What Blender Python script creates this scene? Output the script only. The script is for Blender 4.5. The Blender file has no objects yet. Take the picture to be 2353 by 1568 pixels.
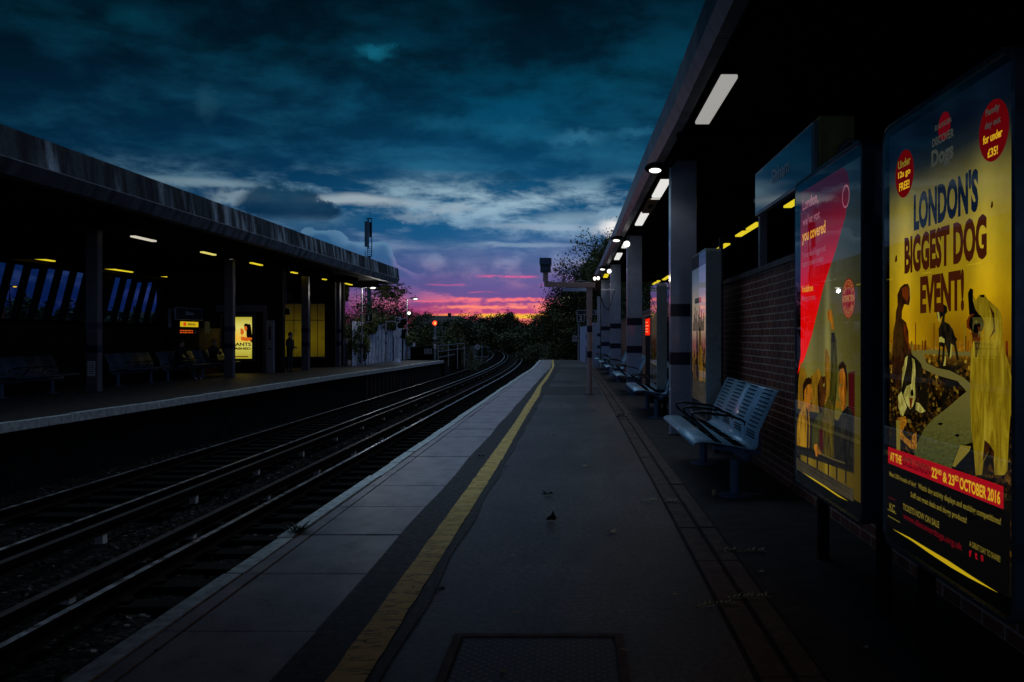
import bpy, math, random
import numpy as np
from mathutils import Vector, Matrix, noise as mnoise
random.seed(7)
sc = bpy.context.scene
COL = sc.collection
F, VX, VY, E = 1950.0, 1325.0, 775.0, 1.42      # focal length and vanishing point of the photograph, eye height in metres

# ------------------------------------------------------------------ camera
cam = bpy.data.cameras.new('camera'); camo = bpy.data.objects.new('camera', cam); COL.objects.link(camo)
camo.location = (0, 0, E); camo.rotation_euler = (math.radians(90), 0, 0)
cam.sensor_width = 36; cam.lens = 36*F/2353
cam.shift_x = -(VX-1176.5)/2353; cam.shift_y = -(784-VY)/2353
cam.clip_start = 0.05; cam.clip_end = 3000
sc.camera = camo
sc.view_settings.view_transform = 'Standard'; sc.view_settings.look = 'None'
sc.view_settings.exposure = 0.0; sc.view_settings.gamma = 1
sc.render.engine = 'CYCLES'
sc.cycles.use_denoising = True
sc.cycles.max_bounces = 6; sc.cycles.transparent_max_bounces = 12
sc.cycles.sample_clamp_indirect = 2.0

def lin(r, g, b):
    def f(c):
        c /= 255.0
        return c/12.92 if c <= 0.04045 else ((c+0.055)/1.055)**2.4
    return (f(r), f(g), f(b), 1.0)

# ------------------------------------------------------------------ node helper
class NT:
    def __init__(s, tree): s.t = tree; s.n = tree.nodes; s.l = tree.links
    def node(s, typ, **kw):
        n = s.n.new(typ)
        for k, v in kw.items(): setattr(n, k, v)
        return n
    def put(s, sock, v):
        if isinstance(v, bpy.types.NodeSocket): s.l.new(v, sock)
        else: sock.default_value = v
    def m(s, op, a, b=0.0, c=None, clamp=False):
        n = s.node('ShaderNodeMath', operation=op); n.use_clamp = clamp
        s.put(n.inputs[0], a); s.put(n.inputs[1], b)
        if c is not None: s.put(n.inputs[2], c)
        return n.outputs[0]
    def add(s, a, b): return s.m('ADD', a, b)
    def sub(s, a, b): return s.m('SUBTRACT', a, b)
    def mul(s, a, b): return s.m('MULTIPLY', a, b)
    def div(s, a, b): return s.m('DIVIDE', a, b)
    def ss(s, v, lo, hi, a=0.0, b=1.0):
        n = s.node('ShaderNodeMapRange', interpolation_type='SMOOTHSTEP')
        s.put(n.inputs['Value'], v); s.put(n.inputs['From Min'], lo); s.put(n.inputs['From Max'], hi)
        s.put(n.inputs['To Min'], a); s.put(n.inputs['To Max'], b)
        return n.outputs[0]
    def mix(s, f, a, b, blend='MIX'):
        n = s.node('ShaderNodeMix', data_type='RGBA', blend_type=blend)
        s.put(n.inputs[0], f); s.put(n.inputs[6], a); s.put(n.inputs[7], b)
        return n.outputs[2]
    def ramp(s, f, stops, interp='LINEAR'):
        n = s.node('ShaderNodeValToRGB'); r = n.color_ramp; r.interpolation = interp
        while len(r.elements) > 1: r.elements.remove(r.elements[-1])
        r.elements[0].position = stops[0][0]; r.elements[0].color = stops[0][1]
        for p, c in stops[1:]:
            e = r.elements.new(p); e.color = c
        s.put(n.inputs[0], f)
        return n.outputs[0]
    def noise(s, vec, scale=5, detail=4, rough=.55, dist=0.0, dims='3D'):
        n = s.node('ShaderNodeTexNoise', noise_dimensions=dims)
        if vec is not None: s.put(n.inputs['Vector'], vec)
        n.inputs['Scale'].default_value = scale; n.inputs['Detail'].default_value = detail
        n.inputs['Roughness'].default_value = rough; n.inputs['Distortion'].default_value = dist
        return n.outputs['Fac']
    def vec(s, x, y, z=0.0):
        n = s.node('ShaderNodeCombineXYZ'); s.put(n.inputs[0], x); s.put(n.inputs[1], y); s.put(n.inputs[2], z)
        return n.outputs[0]

# ------------------------------------------------------------------ dusk sky (world)
def build_world():
    w = bpy.data.worlds.new('World'); sc.world = w; w.use_nodes = True
    k = NT(w.node_tree); k.n.clear()
    tc = k.node('ShaderNodeTexCoord'); sp = k.node('ShaderNodeSeparateXYZ'); k.l.new(tc.outputs['Generated'], sp.inputs[0])
    x, y, z = sp.outputs
    az = k.m('ARCTAN2', x, y)
    hyp = k.m('SQRT', k.add(k.mul(x, x), k.mul(y, y)))
    el = k.div(z, k.m('MAXIMUM', hyp, 0.02))
    elp = k.m('MAXIMUM', el, 0.0)
    A = lambda px: math.atan((px-VX)/F)
    Wf = lambda px, py: (VY-py)/F*math.cos(A(px))
    # cloud-deck coordinates (flattened towards the horizon)
    inv = k.div(1.0, k.add(elp, 0.13))
    cx = k.mul(k.m('SINE', az), inv); cy = k.mul(k.m('COSINE', az), inv)
    P = k.vec(cx, cy, 0.0)
    n0 = k.noise(P, .62, 3, .5, .3)
    n1 = k.m('MULTIPLY_ADD', k.noise(P, 2.7, 9, .62, .12), .66, k.mul(n0, .40))
    n2 = k.noise(k.vec(k.mul(az, 13.0), k.mul(elp, 36.0), 3.3), 1.0, 8, .62, .2)
    n3 = k.noise(k.vec(k.mul(az, 20.0), k.mul(elp, 48.0), 7.7), 1.0, 5, .55)
    # azimuth envelopes
    pink = k.m('EXPONENT', k.mul(k.m('POWER', k.m('ABSOLUTE', k.div(k.add(az, 0.095), 0.165)), 2.4), -1.0))
    fall = k.add(k.mul(k.m('EXPONENT', k.mul(k.m('POWER', k.div(k.m('ABSOLUTE', k.add(az, 0.06)), 0.50), 2.0), -1.0)), 0.80), 0.20)
    e2 = k.mul(elp, 2.0)
    S = lambda v: v*2.0
    D = k.ramp(e2, [(0, lin(232,70,92)), (S(.02), lin(216,70,110)), (S(.034), lin(170,70,130)), (S(.048), lin(108,82,146)), (S(.07), lin(84,92,150)),
                    (S(.095), lin(52,92,146)), (S(.13), lin(16,88,134)), (S(.165), lin(12,80,120)), (S(.20), lin(5,66,102)), (S(.25), lin(0,46,72)),
                    (S(.31), lin(0,26,42)), (S(.40), lin(0,14,24)), (1.0, lin(0,12,22))])
    B = k.ramp(e2, [(0, lin(255,128,84)), (S(.022), lin(252,128,110)), (S(.036), lin(240,112,128)), (S(.05), lin(180,104,154)), (S(.07), lin(140,118,168)),
                    (S(.09), lin(126,134,174)), (S(.13), lin(128,164,190)), (S(.165), lin(150,180,196)), (S(.195), lin(34,98,132)), (S(.24), lin(4,76,110)),
                    (S(.31), lin(0,60,84)), (S(.40), lin(0,36,52)), (1.0, lin(2,30,44))])
    N0 = k.ramp(e2, [(0, lin(26,40,88)), (S(.04), lin(22,46,104)), (S(.08), lin(14,56,110)), (S(.13), lin(8,72,116)), (S(.2), lin(3,52,84)), (S(.31), lin(0,26,42)), (S(.4), lin(0,15,26)), (1.0, lin(0,12,22))])
    N1 = k.ramp(e2, [(0, lin(66,62,124)), (S(.05), lin(60,74,136)), (S(.09), lin(84,112,156)), (S(.165), lin(104,146,172)), (S(.2), lin(26,90,124)), (S(.31), lin(6,66,90)), (S(.4), lin(2,40,58)), (1.0, lin(2,30,44))])
    lo = k.mix(pink, N0, D); hi = k.mix(pink, N1, B)
    # general streaky clouds : deck noise high up, flat strips low down
    low = k.ss(elp, .05, .12, 1.0, 0.0)
    mid = k.mul(k.ss(elp, .10, .13), k.ss(elp, .17, .215, 1.0, 0.0))
    hiM = k.ss(n1, .45, .68)
    strips = k.ss(n2, .50, .62)
    mL = k.mul(strips, low)
    mM = k.mul(k.ss(k.add(k.mul(n2, .62), k.mul(n1, .4)), .45, .62), mid)
    mH = k.mul(hiM, k.sub(1.0, k.m('MAXIMUM', low, mid)))
    mask = k.m('MINIMUM', k.add(k.add(mL, mM), mH), 1.0)
    col = k.mix(mask, lo, hi)
    # warped coordinates for single cloud shapes
    wx = k.add(az, k.mul(k.sub(n3, .5), .030)); wy = k.add(el, k.mul(k.sub(n2, .5), .016))
    n5 = k.noise(k.vec(k.mul(az, 55.0), k.mul(elp, 70.0), 1.7), 1.0, 5, .6)
    wx2 = k.add(az, k.mul(k.sub(n5, .5), .030)); wy2 = k.add(el, k.mul(k.sub(n5, .5), .030))
    def blob(px, py, rx, ry, soft=.6, fine=False, p=2.0):
        X, Y = (wx2, wy2) if fine else (wx, wy)
        dx = k.div(k.sub(X, A(px)), rx/F); dy = k.div(k.sub(Y, Wf(px, py)), ry/F)
        d = k.m('SQRT', k.add(k.mul(dx, dx), k.mul(dy, dy)))
        return k.ss(d, 1-soft, 1.0+soft*.5, 1.0, 0.0)
    def streak(px, py, rx, ry, amp, seed):
        wob = k.mul(k.sub(k.noise(k.vec(k.mul(az, 42.0), seed, 0.0), 1.0, 5, .6), .5), amp/F)
        dx = k.div(k.sub(az, A(px)), rx/F); dy = k.div(k.sub(k.add(el, wob), Wf(px, py)), ry/F)
        rag = k.noise(k.vec(k.mul(az, 60.0), k.mul(el, 160.0), seed), 1.0, 4, .6)
        return k.mul(k.mul(k.ss(k.m('ABSOLUTE', dx), .55, 1.0, 1.0, 0.0), k.ss(k.m('ABSOLUTE', dy), .25, 1.0, 1.0, 0.0)), k.ss(rag, .34, .52))
    # mauve cloud bank between the blue and the sunset
    for (px, py, rx, ry, c, a) in [(1090, 600, 190, 26, lin(92,100,150), .55), (1300, 590, 130, 34, lin(100,116,160), .5), (1150, 645, 210, 16, lin(108,92,150), .5)]:
        col = k.mix(k.mul(blob(px, py, rx, ry, .8), a), col, c)
    vb = k.node('ShaderNodeTexVoronoi', feature='SMOOTH_F1'); k.l.new(k.vec(k.add(k.mul(az, 26.0), k.mul(n5, .8)), k.add(k.mul(elp, 46.0), k.mul(n5, .8)), 5.0), vb.inputs['Vector']); vb.inputs['Scale'].default_value = 1.0; vb.inputs['Smoothness'].default_value = .4
    lump = k.mul(k.mul(k.ss(el, .052, .066), k.ss(el, .088, .118, 1.0, 0.0)), k.mul(k.ss(az, A(930), A(1010)), k.ss(n2, .34, .5)))
    col = k.mix(k.mul(lump, .55), col, k.mix(k.ss(vb.outputs['Distance'], .15, .62), k.mix(k.ss(el, .055, .1), lin(176,120,160), lin(128,148,182)), k.mix(k.ss(el, .055, .1), lin(96,84,140), lin(58,92,140))))
    # piled cloud with pale rims at the left (edge height along azimuth)
    edge = k.ramp(k.m('MULTIPLY_ADD', az, 1.0, .5), [(A(640)+.5, (0.105,)*3+(1,)), (A(690)+.5, (0.121,)*3+(1,)), (A(752)+.5, (0.128,)*3+(1,)), (A(795)+.5, (0.116,)*3+(1,)),
            (A(850)+.5, (0.113,)*3+(1,)), (A(890)+.5, (0.108,)*3+(1,)), (A(925)+.5, (0.092,)*3+(1,)), (A(960)+.5, (0.078,)*3+(1,)), (A(1000)+.5, (0.078,)*3+(1,)), (A(1040)+.5, (0.083,)*3+(1,)), (A(1130)+.5, (0.07,)*3+(1,)), (A(1200)+.5, (0.05,)*3+(1,))])
    vor = k.node('ShaderNodeTexVoronoi', feature='SMOOTH_F1'); k.l.new(k.vec(k.mul(az, 42.0), k.mul(elp, 50.0), 2.0), vor.inputs['Vector']); vor.inputs['Scale'].default_value = 1.0
    vor.inputs['Smoothness'].default_value = .25
    bump = k.mul(k.sub(.45, vor.outputs['Distance']), .022)
    dd = k.sub(k.add(edge, k.add(bump, k.mul(k.sub(n5, .5), .012))), el)      # >0 inside the cloud
    inside = k.mul(k.ss(dd, -.0005, .0012), k.ss(az, A(620), A(660)))
    inside = k.mul(inside, k.ss(az, A(930), A(990), 1.0, 0.0))
    rim = k.ss(dd, .0005, .014, 1.0, 0.0)
    body = k.mix(k.ss(el, .045, .10), lin(100,86,150), lin(44,96,140))
    ccol = k.mix(rim, body, k.mix(k.ss(el, .07, .11), lin(120,110,165), lin(92,136,170)))
    col = k.mix(k.mul(inside, k.ss(dd, .055, .025, 0.0, .85)), col, ccol)
    # pale gaps in the cloud
    for (px, py, rx, ry, c, a, f) in [(470, 420, 120, 11, lin(130,160,178), .9, False), (560, 452, 70, 16, lin(150,175,190), .7, True), (830, 462, 130, 13, lin(165,182,192), .9, False),
                                   (700, 500, 120, 30, lin(70,112,142), .5, True), (1040, 480, 60, 11, lin(150,170,184), .7, True), (950, 500, 60, 12, lin(130,152,172), .6, True),
                                   (1240, 520, 150, 9, lin(150,172,192), .7, False), (1330, 500, 110, 12, lin(120,150,172), .7, False), (1418, 524, 46, 22, lin(240,238,236), 1.0, True),
                                   (1200, 565, 150, 6, lin(140,165,190), .55, False), (1000, 545, 110, 28, lin(16,84,130), .6, False),
                                   (300, 42, 44, 22, lin(2,66,86), .75, 1), (862, 118, 40, 18, lin(18,104,130), .8, 1), (474, 238, 22, 40, lin(30,80,104), .7, 1),
                                   (610, 104, 40, 18, lin(0,52,72), .6, 1), (1330, 316, 64, 18, lin(50,118,150), .6, 1), (1190, 298, 100, 26, lin(22,92,124), .5, 1), (1460, 305, 54, 16, lin(40,108,140), .55, 1),
                                   (1010, 285, 96, 24, lin(20,88,118), .5, 1), (335, 250, 44, 14, lin(4,66,88), .5, 1), (60, 145, 70, 16, lin(0,38,58), .6, False)]:
        col = k.mix(k.mul(blob(px, py, rx, ry, 1.0 if f == 1 and f is not True else .7, bool(f)), a), col, c)
    # the dark cumulus
    dk = k.m('MAXIMUM', blob(645, 470, 86, 46, .22, True), k.m('MAXIMUM', blob(715, 487, 66, 24, .28, True), blob(600, 476, 48, 28, .32, True)))
    dk = k.mul(k.mul(dk, .92), k.ss(el, Wf(660, 518), Wf(660, 488)))
    col = k.mix(dk, col, k.mix(k.ss(k.add(el, k.mul(k.sub(n5, .5), .03)), Wf(660, 505), Wf(660, 425)), lin(0,44,78), lin(18,66,94)))
    col = k.mix(k.mul(blob(1170, 408, 36, 12, .6, True), .5), col, lin(4,56,86))
    # sunset bars
    for (px, py, rx, ry, amp, c, a, sd) in [(1150, 689, 150, 6, 16, lin(252,120,128), .95, 1.0), (1020, 693, 90, 2.6, 6, lin(246,110,140), .8, 2.0), (1140, 706, 160, 5, 12, lin(255,138,118), 1.0, 3.0),
                                     (1215, 700, 60, 5, 12, lin(250,130,130), .8, 4.0), (1150, 725, 190, 6, 10, lin(255,150,80), .95, 5.0), (1180, 727, 90, 8, 10, lin(255,196,60), 1.0, 6.0), (1165, 636, 80, 4, 10, lin(222,96,150), .8, 7.0),
                                     (1030, 655, 60, 3, 10, lin(190,92,150), .6, 8.0), (1290, 655, 60, 6, 12, lin(180,110,160), .6, 9.0), (1110, 672, 40, 2.5, 6, lin(210,96,140), .5, 10.0)]:
        col = k.mix(k.mul(streak(px, py, rx, ry, amp, sd), a), col, c)
    col = k.mix(1.0, col, k.vec(fall, fall, fall), 'MULTIPLY')
    # unseen sky shaped for its light: bright overhead, dimmer at the sides and behind
    side = k.ss(k.m('ABSOLUTE', az), .66, .95)
    col = k.mix(k.mul(side, k.ss(el, .02, .2)), col, k.mix(n1, lin(40,62,92), lin(66,92,124)))
    zen = k.ss(el, .80, 1.35)
    fwd = k.mix(k.noise(P, 2.0, 4), lin(168,200,238), lin(212,234,255))
    top = k.mix(k.ss(el, 4.0, 9.0), fwd, lin(160,176,212))
    col = k.mix(zen, col, top)
    back = k.mix(k.ss(el, .25, .8), lin(84,102,134), lin(48,58,78))
    col = k.mix(k.ss(y, -.3, .2), back, col)
    # below the horizon: dark earth
    col = k.mix(k.ss(el, -.02, -.002), lin(6,8,8), col)
    sky = k.node('ShaderNodeTexSky', sky_type='NISHITA'); sky.sun_disc = False
    sky.sun_elevation = math.radians(1.0); sky.sun_rotation = math.radians(-6.0)
    bg = k.node('ShaderNodeBackground'); k.l.new(col, bg.inputs[0]); bg.inputs[1].default_value = 1.0
    bs = k.node('ShaderNodeBackground'); k.l.new(sky.outputs[0], bs.inputs[0]); bs.inputs[1].default_value = 0.0002
    ad = k.node('ShaderNodeAddShader'); k.l.new(bg.outputs[0], ad.inputs[0]); k.l.new(bs.outputs[0], ad.inputs[1])
    out = k.node('ShaderNodeOutputWorld'); k.l.new(ad.outputs[0], out.inputs[0])
    w.cycles.sampling_method = 'MANUAL'; w.cycles.sample_map_resolution = 1024
build_world()
# ------------------------------------------------------------------ materials
MATS = {}
def material(name, color, rough=.7, metal=0.0, spec=.5, var=0.0, scale=8.0, bump=0.0, bscale=40.0, coat=0.0, fn=None):
    if name in MATS: return MATS[name]
    m = bpy.data.materials.new(name); m.use_nodes = True; MATS[name] = m
    k = NT(m.node_tree); b = k.n['Principled BSDF']; b.inputs['Coat Roughness'].default_value = .10
    b.inputs['Base Color'].default_value = (*color[:3], 1); b.inputs['Roughness'].default_value = rough
    b.inputs['Metallic'].default_value = metal; b.inputs['Specular IOR Level'].default_value = spec
    b.inputs['Coat Weight'].default_value = coat
    geo = k.node('ShaderNodeNewGeometry'); pos = geo.outputs['Position']
    if fn: fn(k, b, pos)
    else:
        if var:
            n = k.noise(pos, scale, 5, .6)
            dark = tuple(c*(1-var) for c in color[:3])+(1,); lite = tuple(min(1, c*(1+var)) for c in color[:3])+(1,)
            k.l.new(k.ramp(n, [(.3, dark), (.7, lite)]), b.inputs['Base Color'])
            k.l.new(k.ramp(k.noise(pos, scale*2.3, 3), [(.3, (max(.04, rough-.12),)*3+(1,)), (.7, (min(1, rough+.12),)*3+(1,))]), b.inputs['Roughness'])
        if bump:
            bn = k.node('ShaderNodeBump'); bn.inputs['Strength'].default_value = bump; bn.inputs['Distance'].default_value = .01
            k.l.new(k.noise(pos, bscale, 4), bn.inputs['Height']); k.l.new(bn.outputs[0], b.inputs['Normal'])
    return m
def glow(name, color, strength=1.0, fn=None):
    if name in MATS: return MATS[name]
    m = bpy.data.materials.new(name); m.use_nodes = True; MATS[name] = m
    k = NT(m.node_tree); k.n.clear(); e = k.node('ShaderNodeEmission'); o = k.node('ShaderNodeOutputMaterial')
    e.inputs[0].default_value = (*color[:3], 1); e.inputs[1].default_value = strength
    if fn: fn(k, e)
    k.l.new(e.outputs[0], o.inputs[0]); return m
def sep(k, pos):
    s = k.node('ShaderNodeSeparateXYZ'); k.l.new(pos, s.inputs[0]); return s.outputs
def setbump(k, b, h, strength=.4, dist=.01):
    bn = k.node('ShaderNodeBump'); bn.inputs['Strength'].default_value = strength; bn.inputs['Distance'].default_value = dist
    k.l.new(h, bn.inputs['Height']); k.l.new(bn.outputs[0], b.inputs['Normal'])

def f_asphalt(k, b, pos):
    x, y, z = sep(k, pos)
    g = k.m('MULTIPLY_ADD', k.noise(pos, 190, 2, .7), .5, k.mul(k.noise(pos, 28, 5, .8), .5)); big = k.noise(pos, .9, 5, .6); st = k.noise(k.vec(k.mul(x, 1.2), k.mul(y, .25)), 3.0, 5, .65)
    c = k.ramp(g, [(.36, (.012,.011,.011,1)), (.5, (.06,.056,.057,1)), (.62, (.24,.23,.23,1))])
    c = k.mix(1.0, c, k.ramp(big, [(.3, (.65,.65,.66,1)), (.7, (1.35,1.3,1.3,1))]), 'MULTIPLY')
    c = k.mix(1.0, c, k.ramp(st, [(.35, (.75,.75,.75,1)), (.6, (1.15,1.15,1.15,1))]), 'MULTIPLY')
    v = k.node('ShaderNodeTexVoronoi'); k.l.new(pos, v.inputs['Vector']); v.inputs['Scale'].default_value = 4.2
    sp = k.mul(k.ss(v.outputs['Distance'], .05, .10, 1, 0), k.ss(k.noise(pos, 1.3, 2), .42, .6)); c = k.mix(k.mul(sp, .8), c, (.008,.008,.008,1))
    ck = k.noise(k.vec(k.mul(x, 1.3), k.mul(y, .9), 2.0), 1.0, 6, .62, .8); c = k.mix(k.mul(k.ss(k.m('ABSOLUTE', k.sub(ck, .5)), .0015, .005, 1, 0), .7), c, (.006,.006,.006,1))
    wp = k.ss(k.noise(k.vec(k.mul(x, .5), k.mul(y, .35), 8.0), 1.0, 3, .5), .46, .54); c = k.mix(k.mul(wp, .35), c, (.02,.02,.021,1))
    k.l.new(c, b.inputs['Base Color']); b.inputs['Roughness'].default_value = .46; b.inputs['Specular IOR Level'].default_value = .5
    setbump(k, b, k.add(g, k.mul(k.noise(pos, 420, 2), .5)), .35, .004)
def f_slab(k, b, pos):
    x, y, z = sep(k, pos)
    g = k.noise(pos, 90, 4, .65); st = k.noise(k.vec(k.mul(x, 1.0), k.mul(y, .6)), 5.0, 6, .65)
    c = k.ramp(st, [(.28, (.22,.20,.21,1)), (.5, (.38,.35,.36,1)), (.72, (.5,.46,.47,1))])
    c = k.mix(1.0, c, k.ramp(g, [(.33, (.6,.6,.6,1)), (.5, (1,1,1,1)), (.75, (1.2,1.2,1.2,1))]), 'MULTIPLY')
    # small dark chewing-gum spots and moss
    v = k.node('ShaderNodeTexVoronoi'); k.l.new(pos, v.inputs['Vector']); v.inputs['Scale'].default_value = 7
    sp = k.mul(k.ss(v.outputs['Distance'], .06, .13, 1, 0), k.ss(k.noise(pos, 2.2, 2), .45, .62))
    c = k.mix(k.mul(sp, .75), c, (.03,.03,.032,1))
    k.l.new(c, b.inputs['Base Color']); b.inputs['Roughness'].default_value = .36; b.inputs['Specular IOR Level'].default_value = .7
    setbump(k, b, g, .2, .002)
def f_yellow(k, b, pos):
    x, y, z = sep(k, pos)
    g = k.noise(pos, 75, 4, .7); w = k.noise(pos, 6.0, 6, .7)
    c = k.ramp(w, [(.25, (.5,.33,.06,1)), (.5, (.82,.60,.16,1)), (.75, (.9,.70,.26,1))])
    c = k.mix(k.ss(g, .62, .75), c, (.05,.045,.04,1))
    cr = k.noise(k.vec(k.mul(x, 2.0), k.mul(y, 9.0)), 1.0, 5, .6, .6)
    line = k.ss(k.m('ABSOLUTE', k.sub(cr, .5)), .006, .016, 1.0, 0.0)
    c = k.mix(k.mul(line, .85), c, (.035,.03,.03,1))
    k.l.new(c, b.inputs['Base Color']); b.inputs['Roughness'].default_value = .6
    setbump(k, b, g, .4, .004)
def f_streak(k, b, pos):            # weathered concrete fascia with black run-off streaks
    x, y, z = sep(k, pos)
    s = k.noise(k.vec(k.mul(y, 1.5), k.mul(z, .28), 0), 1.5, 6, .68, .25)
    s2 = k.noise(k.vec(k.mul(y, .55), k.mul(z, .12), 4), 1.3, 4, .6)
    g = k.noise(pos, 26, 5, .6)
    c = k.ramp(s, [(.40, (.008,.008,.010,1)), (.47, (.12,.12,.13,1)), (.54, (.36,.43,.47,1)), (.7, (.64,.74,.80,1))])  # blue of the dusk light tinted into the pale concrete
    near_dirt_shade = k.ss(y, 30, 12); c = k.mix(k.ss(k.add(s2, k.mul(near_dirt_shade, -.16)), .40, .56, .88, 0), c, (.008,.008,.010,1))  # denser stains towards the near end, also imitating falloff of light
    c = k.mix(1.0, c, k.ramp(g, [(.3, (.55,.55,.55,1)), (.65, (1.2,1.2,1.2,1))]), 'MULTIPLY')
    k.l.new(c, b.inputs['Base Color']); b.inputs['Roughness'].default_value = .8
    setbump(k, b, g, .3, .01)
def f_lip(k, b, pos):
    x, y, z = sep(k, pos); s = k.noise(k.vec(k.mul(y, 2.2), k.mul(z, .6), 0), 1.5, 5, .62)
    c = k.ramp(s, [(.36, (.05,.055,.06,1)), (.5, (.22,.24,.27,1)), (.66, (.40,.43,.47,1))])
    c = k.mix(k.mul(k.ss(y, 34, 14), .8), c, (.02,.022,.026,1)); k.l.new(c, b.inputs['Base Color']); b.inputs['Roughness'].default_value = .75; setbump(k, b, k.noise(pos, 20, 4), .3, .01)  # lip painted darker towards the near end to imitate light falloff
def f_metalfascia(k, b, pos):
    x, y, z = sep(k, pos)
    j = k.m('FRACT', k.div(y, 2.4)); line = k.ss(k.m('ABSOLUTE', k.sub(j, .5)), .492, .499, 0, 1)
    d = k.noise(k.vec(k.mul(y, 1.6), k.mul(z, .6), k.mul(x, .6)), 2.0, 6, .65)
    c = k.ramp(d, [(.3, (.10,.10,.13,1)), (.5, (.2,.2,.24,1)), (.7, (.3,.3,.34,1))])
    c = k.mix(line, c, (.008,.008,.01,1))
    k.l.new(c, b.inputs['Base Color']); b.inputs['Roughness'].default_value = .42
def f_brick(k, b, pos):
    x, y, z = sep(k, pos)
    t = k.node('ShaderNodeTexBrick'); k.l.new(k.vec(k.add(y, k.mul(x, 1.0)), k.add(z, k.mul(k.sub(k.noise(pos, 3, 2), .5), .008)), 0), t.inputs['Vector'])
    t.inputs['Scale'].default_value = 1.0; t.inputs['Brick Width'].default_value = .225; t.inputs['Row Height'].default_value = .0755
    t.inputs['Mortar Size'].default_value = .007; t.inputs['Mortar Smooth'].default_value = .2; t.inputs['Bias'].default_value = -.2
    t.inputs['Color1'].default_value = (.21,.066,.045,1); t.inputs['Color2'].default_value = (.34,.11,.07,1); t.inputs['Mortar'].default_value = (.66,.52,.42,1)
    c = k.mix(1.0, t.outputs['Color'], k.ramp(k.noise(pos, 2.2, 5, .65), [(.3, (.45,.45,.45,1)), (.7, (1.2,1.2,1.2,1))]), 'MULTIPLY')
    k.l.new(c, b.inputs['Base Color']); b.inputs['Roughness'].default_value = .62
    setbump(k, b, k.add(k.mul(t.outputs['Fac'], -1.0), k.mul(k.noise(pos, 60, 3), .3)), .6, .008)
def f_ballast(k, b, pos):
    v = k.node('ShaderNodeTexVoronoi'); k.l.new(pos, v.inputs['Vector']); v.inputs['Scale'].default_value = 17
    r = k.node('ShaderNodeSeparateColor'); k.l.new(v.outputs['Color'], r.inputs[0])
    c = k.ramp(r.outputs[0], [(0, (.005,.0045,.004,1)), (.6, (.016,.015,.014,1)), (.95, (.04,.037,.034,1)), (1, (.16,.15,.15,1))])
    c = k.mix(1.0, c, k.ramp(k.noise(pos, .8, 4), [(.3, (.5,.5,.5,1)), (.7, (1.3,1.25,1.2,1))]), 'MULTIPLY')
    c = k.mix(k.ss(v.outputs['Distance'], .35, .8), c, (.006,.006,.006,1))
    k.l.new(c, b.inputs['Base Color']); b.inputs['Roughness'].default_value = .95; b.inputs['Specular IOR Level'].default_value = .05
    setbump(k, b, k.mul(v.outputs['Distance'], -1.0), 1.0, .04)
def f_grass(k, b, pos):
    c = k.ramp(k.noise(pos, 1.3, 6, .7), [(.3, (.012,.02,.009,1)), (.55, (.04,.055,.02,1)), (.75, (.08,.08,.035,1))])
    k.l.new(c, b.inputs['Base Color']); b.inputs['Roughness'].default_value = .9
    setbump(k, b, k.noise(pos, 14, 5, .7), .8, .1)
def f_hoarding(k, b, pos):
    x, y, z = sep(k, pos)
    d = k.noise(pos, 5.5, 6, .62, .8); g = k.noise(pos, 1.1, 4)
    c = k.ramp(g, [(.3, (.62,.70,.9,1)), (.7, (.8,.86,1,1))])
    c = k.mix(k.ss(d, .56, .63), c, (.05,.06,.09,1))
    j = k.m('FRACT', k.div(y, 1.22)); c = k.mix(k.ss(j, .02, .0), c, (.08,.08,.1,1))
    k.l.new(c, b.inputs['Base Color']); b.inputs['Roughness'].default_value = .5
def leafmat(name, c1, c2, c3):
    def fn(k, b, pos):
        oi = k.node('ShaderNodeNewGeometry')
        c = k.ramp(oi.outputs['Random Per Island'], [(0, c1), (.55, c2), (1, c3)])
        c = k.mix(1.0, c, k.ramp(k.noise(pos, .8, 4, .6), [(.32, (.45,.5,.45,1)), (.68, (1.5,1.4,1.2,1))]), 'MULTIPLY')
        k.l.new(c, b.inputs['Base Color']); b.inputs['Roughness'].default_value = .5; b.inputs['Specular IOR Level'].default_value = .35
    return material(name, (.05,.07,.02), fn=fn)
def f_tactile(k, b, pos):
    x, y, z = sep(k, pos)
    w1 = k.m('SINE', k.mul(k.add(x, k.mul(y, .0)), 120.0)); w2 = k.m('SINE', k.mul(y, 120.0))
    h = k.ss(k.mul(w1, w2), .2, .6)
    b.inputs['Base Color'].default_value = (.09,.09,.095,1); b.inputs['Roughness'].default_value = .5
    c = k.mix(h, (.05,.05,.055,1), (.14,.14,.15,1)); k.l.new(c, b.inputs['Base Color']); setbump(k, b, h, .8, .006)
M = {}
M['asphalt'] = material('asphalt', (.06,)*3, fn=f_asphalt)
M['slab'] = material('concrete_slab', (.3,)*3, fn=f_slab)
M['yellow'] = material('worn_yellow_paint', (.6,.4,.05), fn=f_yellow)
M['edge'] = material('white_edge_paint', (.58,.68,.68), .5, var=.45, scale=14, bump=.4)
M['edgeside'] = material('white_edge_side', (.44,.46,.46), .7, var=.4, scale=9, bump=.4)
M['tar'] = material('tar_strip', (.022,.022,.025), .6, var=.3, scale=9, bump=.5, bscale=90)
M['joint'] = material('dark_joint', (.012,.011,.01), .9)
M['kerb'] = material('kerb_stone', (.085,.058,.048), .7, var=.5, scale=6, bump=.5, bscale=60)
M['pave'] = material('dark_paving', (.022,.021,.021), .75, var=.5, scale=3, bump=.6, bscale=70)
M['iron'] = material('cast_iron', (.03,.03,.033), .5, metal=.3, var=.3, scale=20, bump=.4)
M['tread'] = material('tread_plate', (.09,)*3, fn=f_tactile)
M['darkconc'] = material('dark_concrete', (.012,.012,.013), .9, spec=.1, var=.5, scale=2.2, bump=.6, bscale=18)
M['soffit'] = material('black_soffit', (.004,.004,.0045), .95, spec=.02, var=.3, scale=2)
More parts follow.
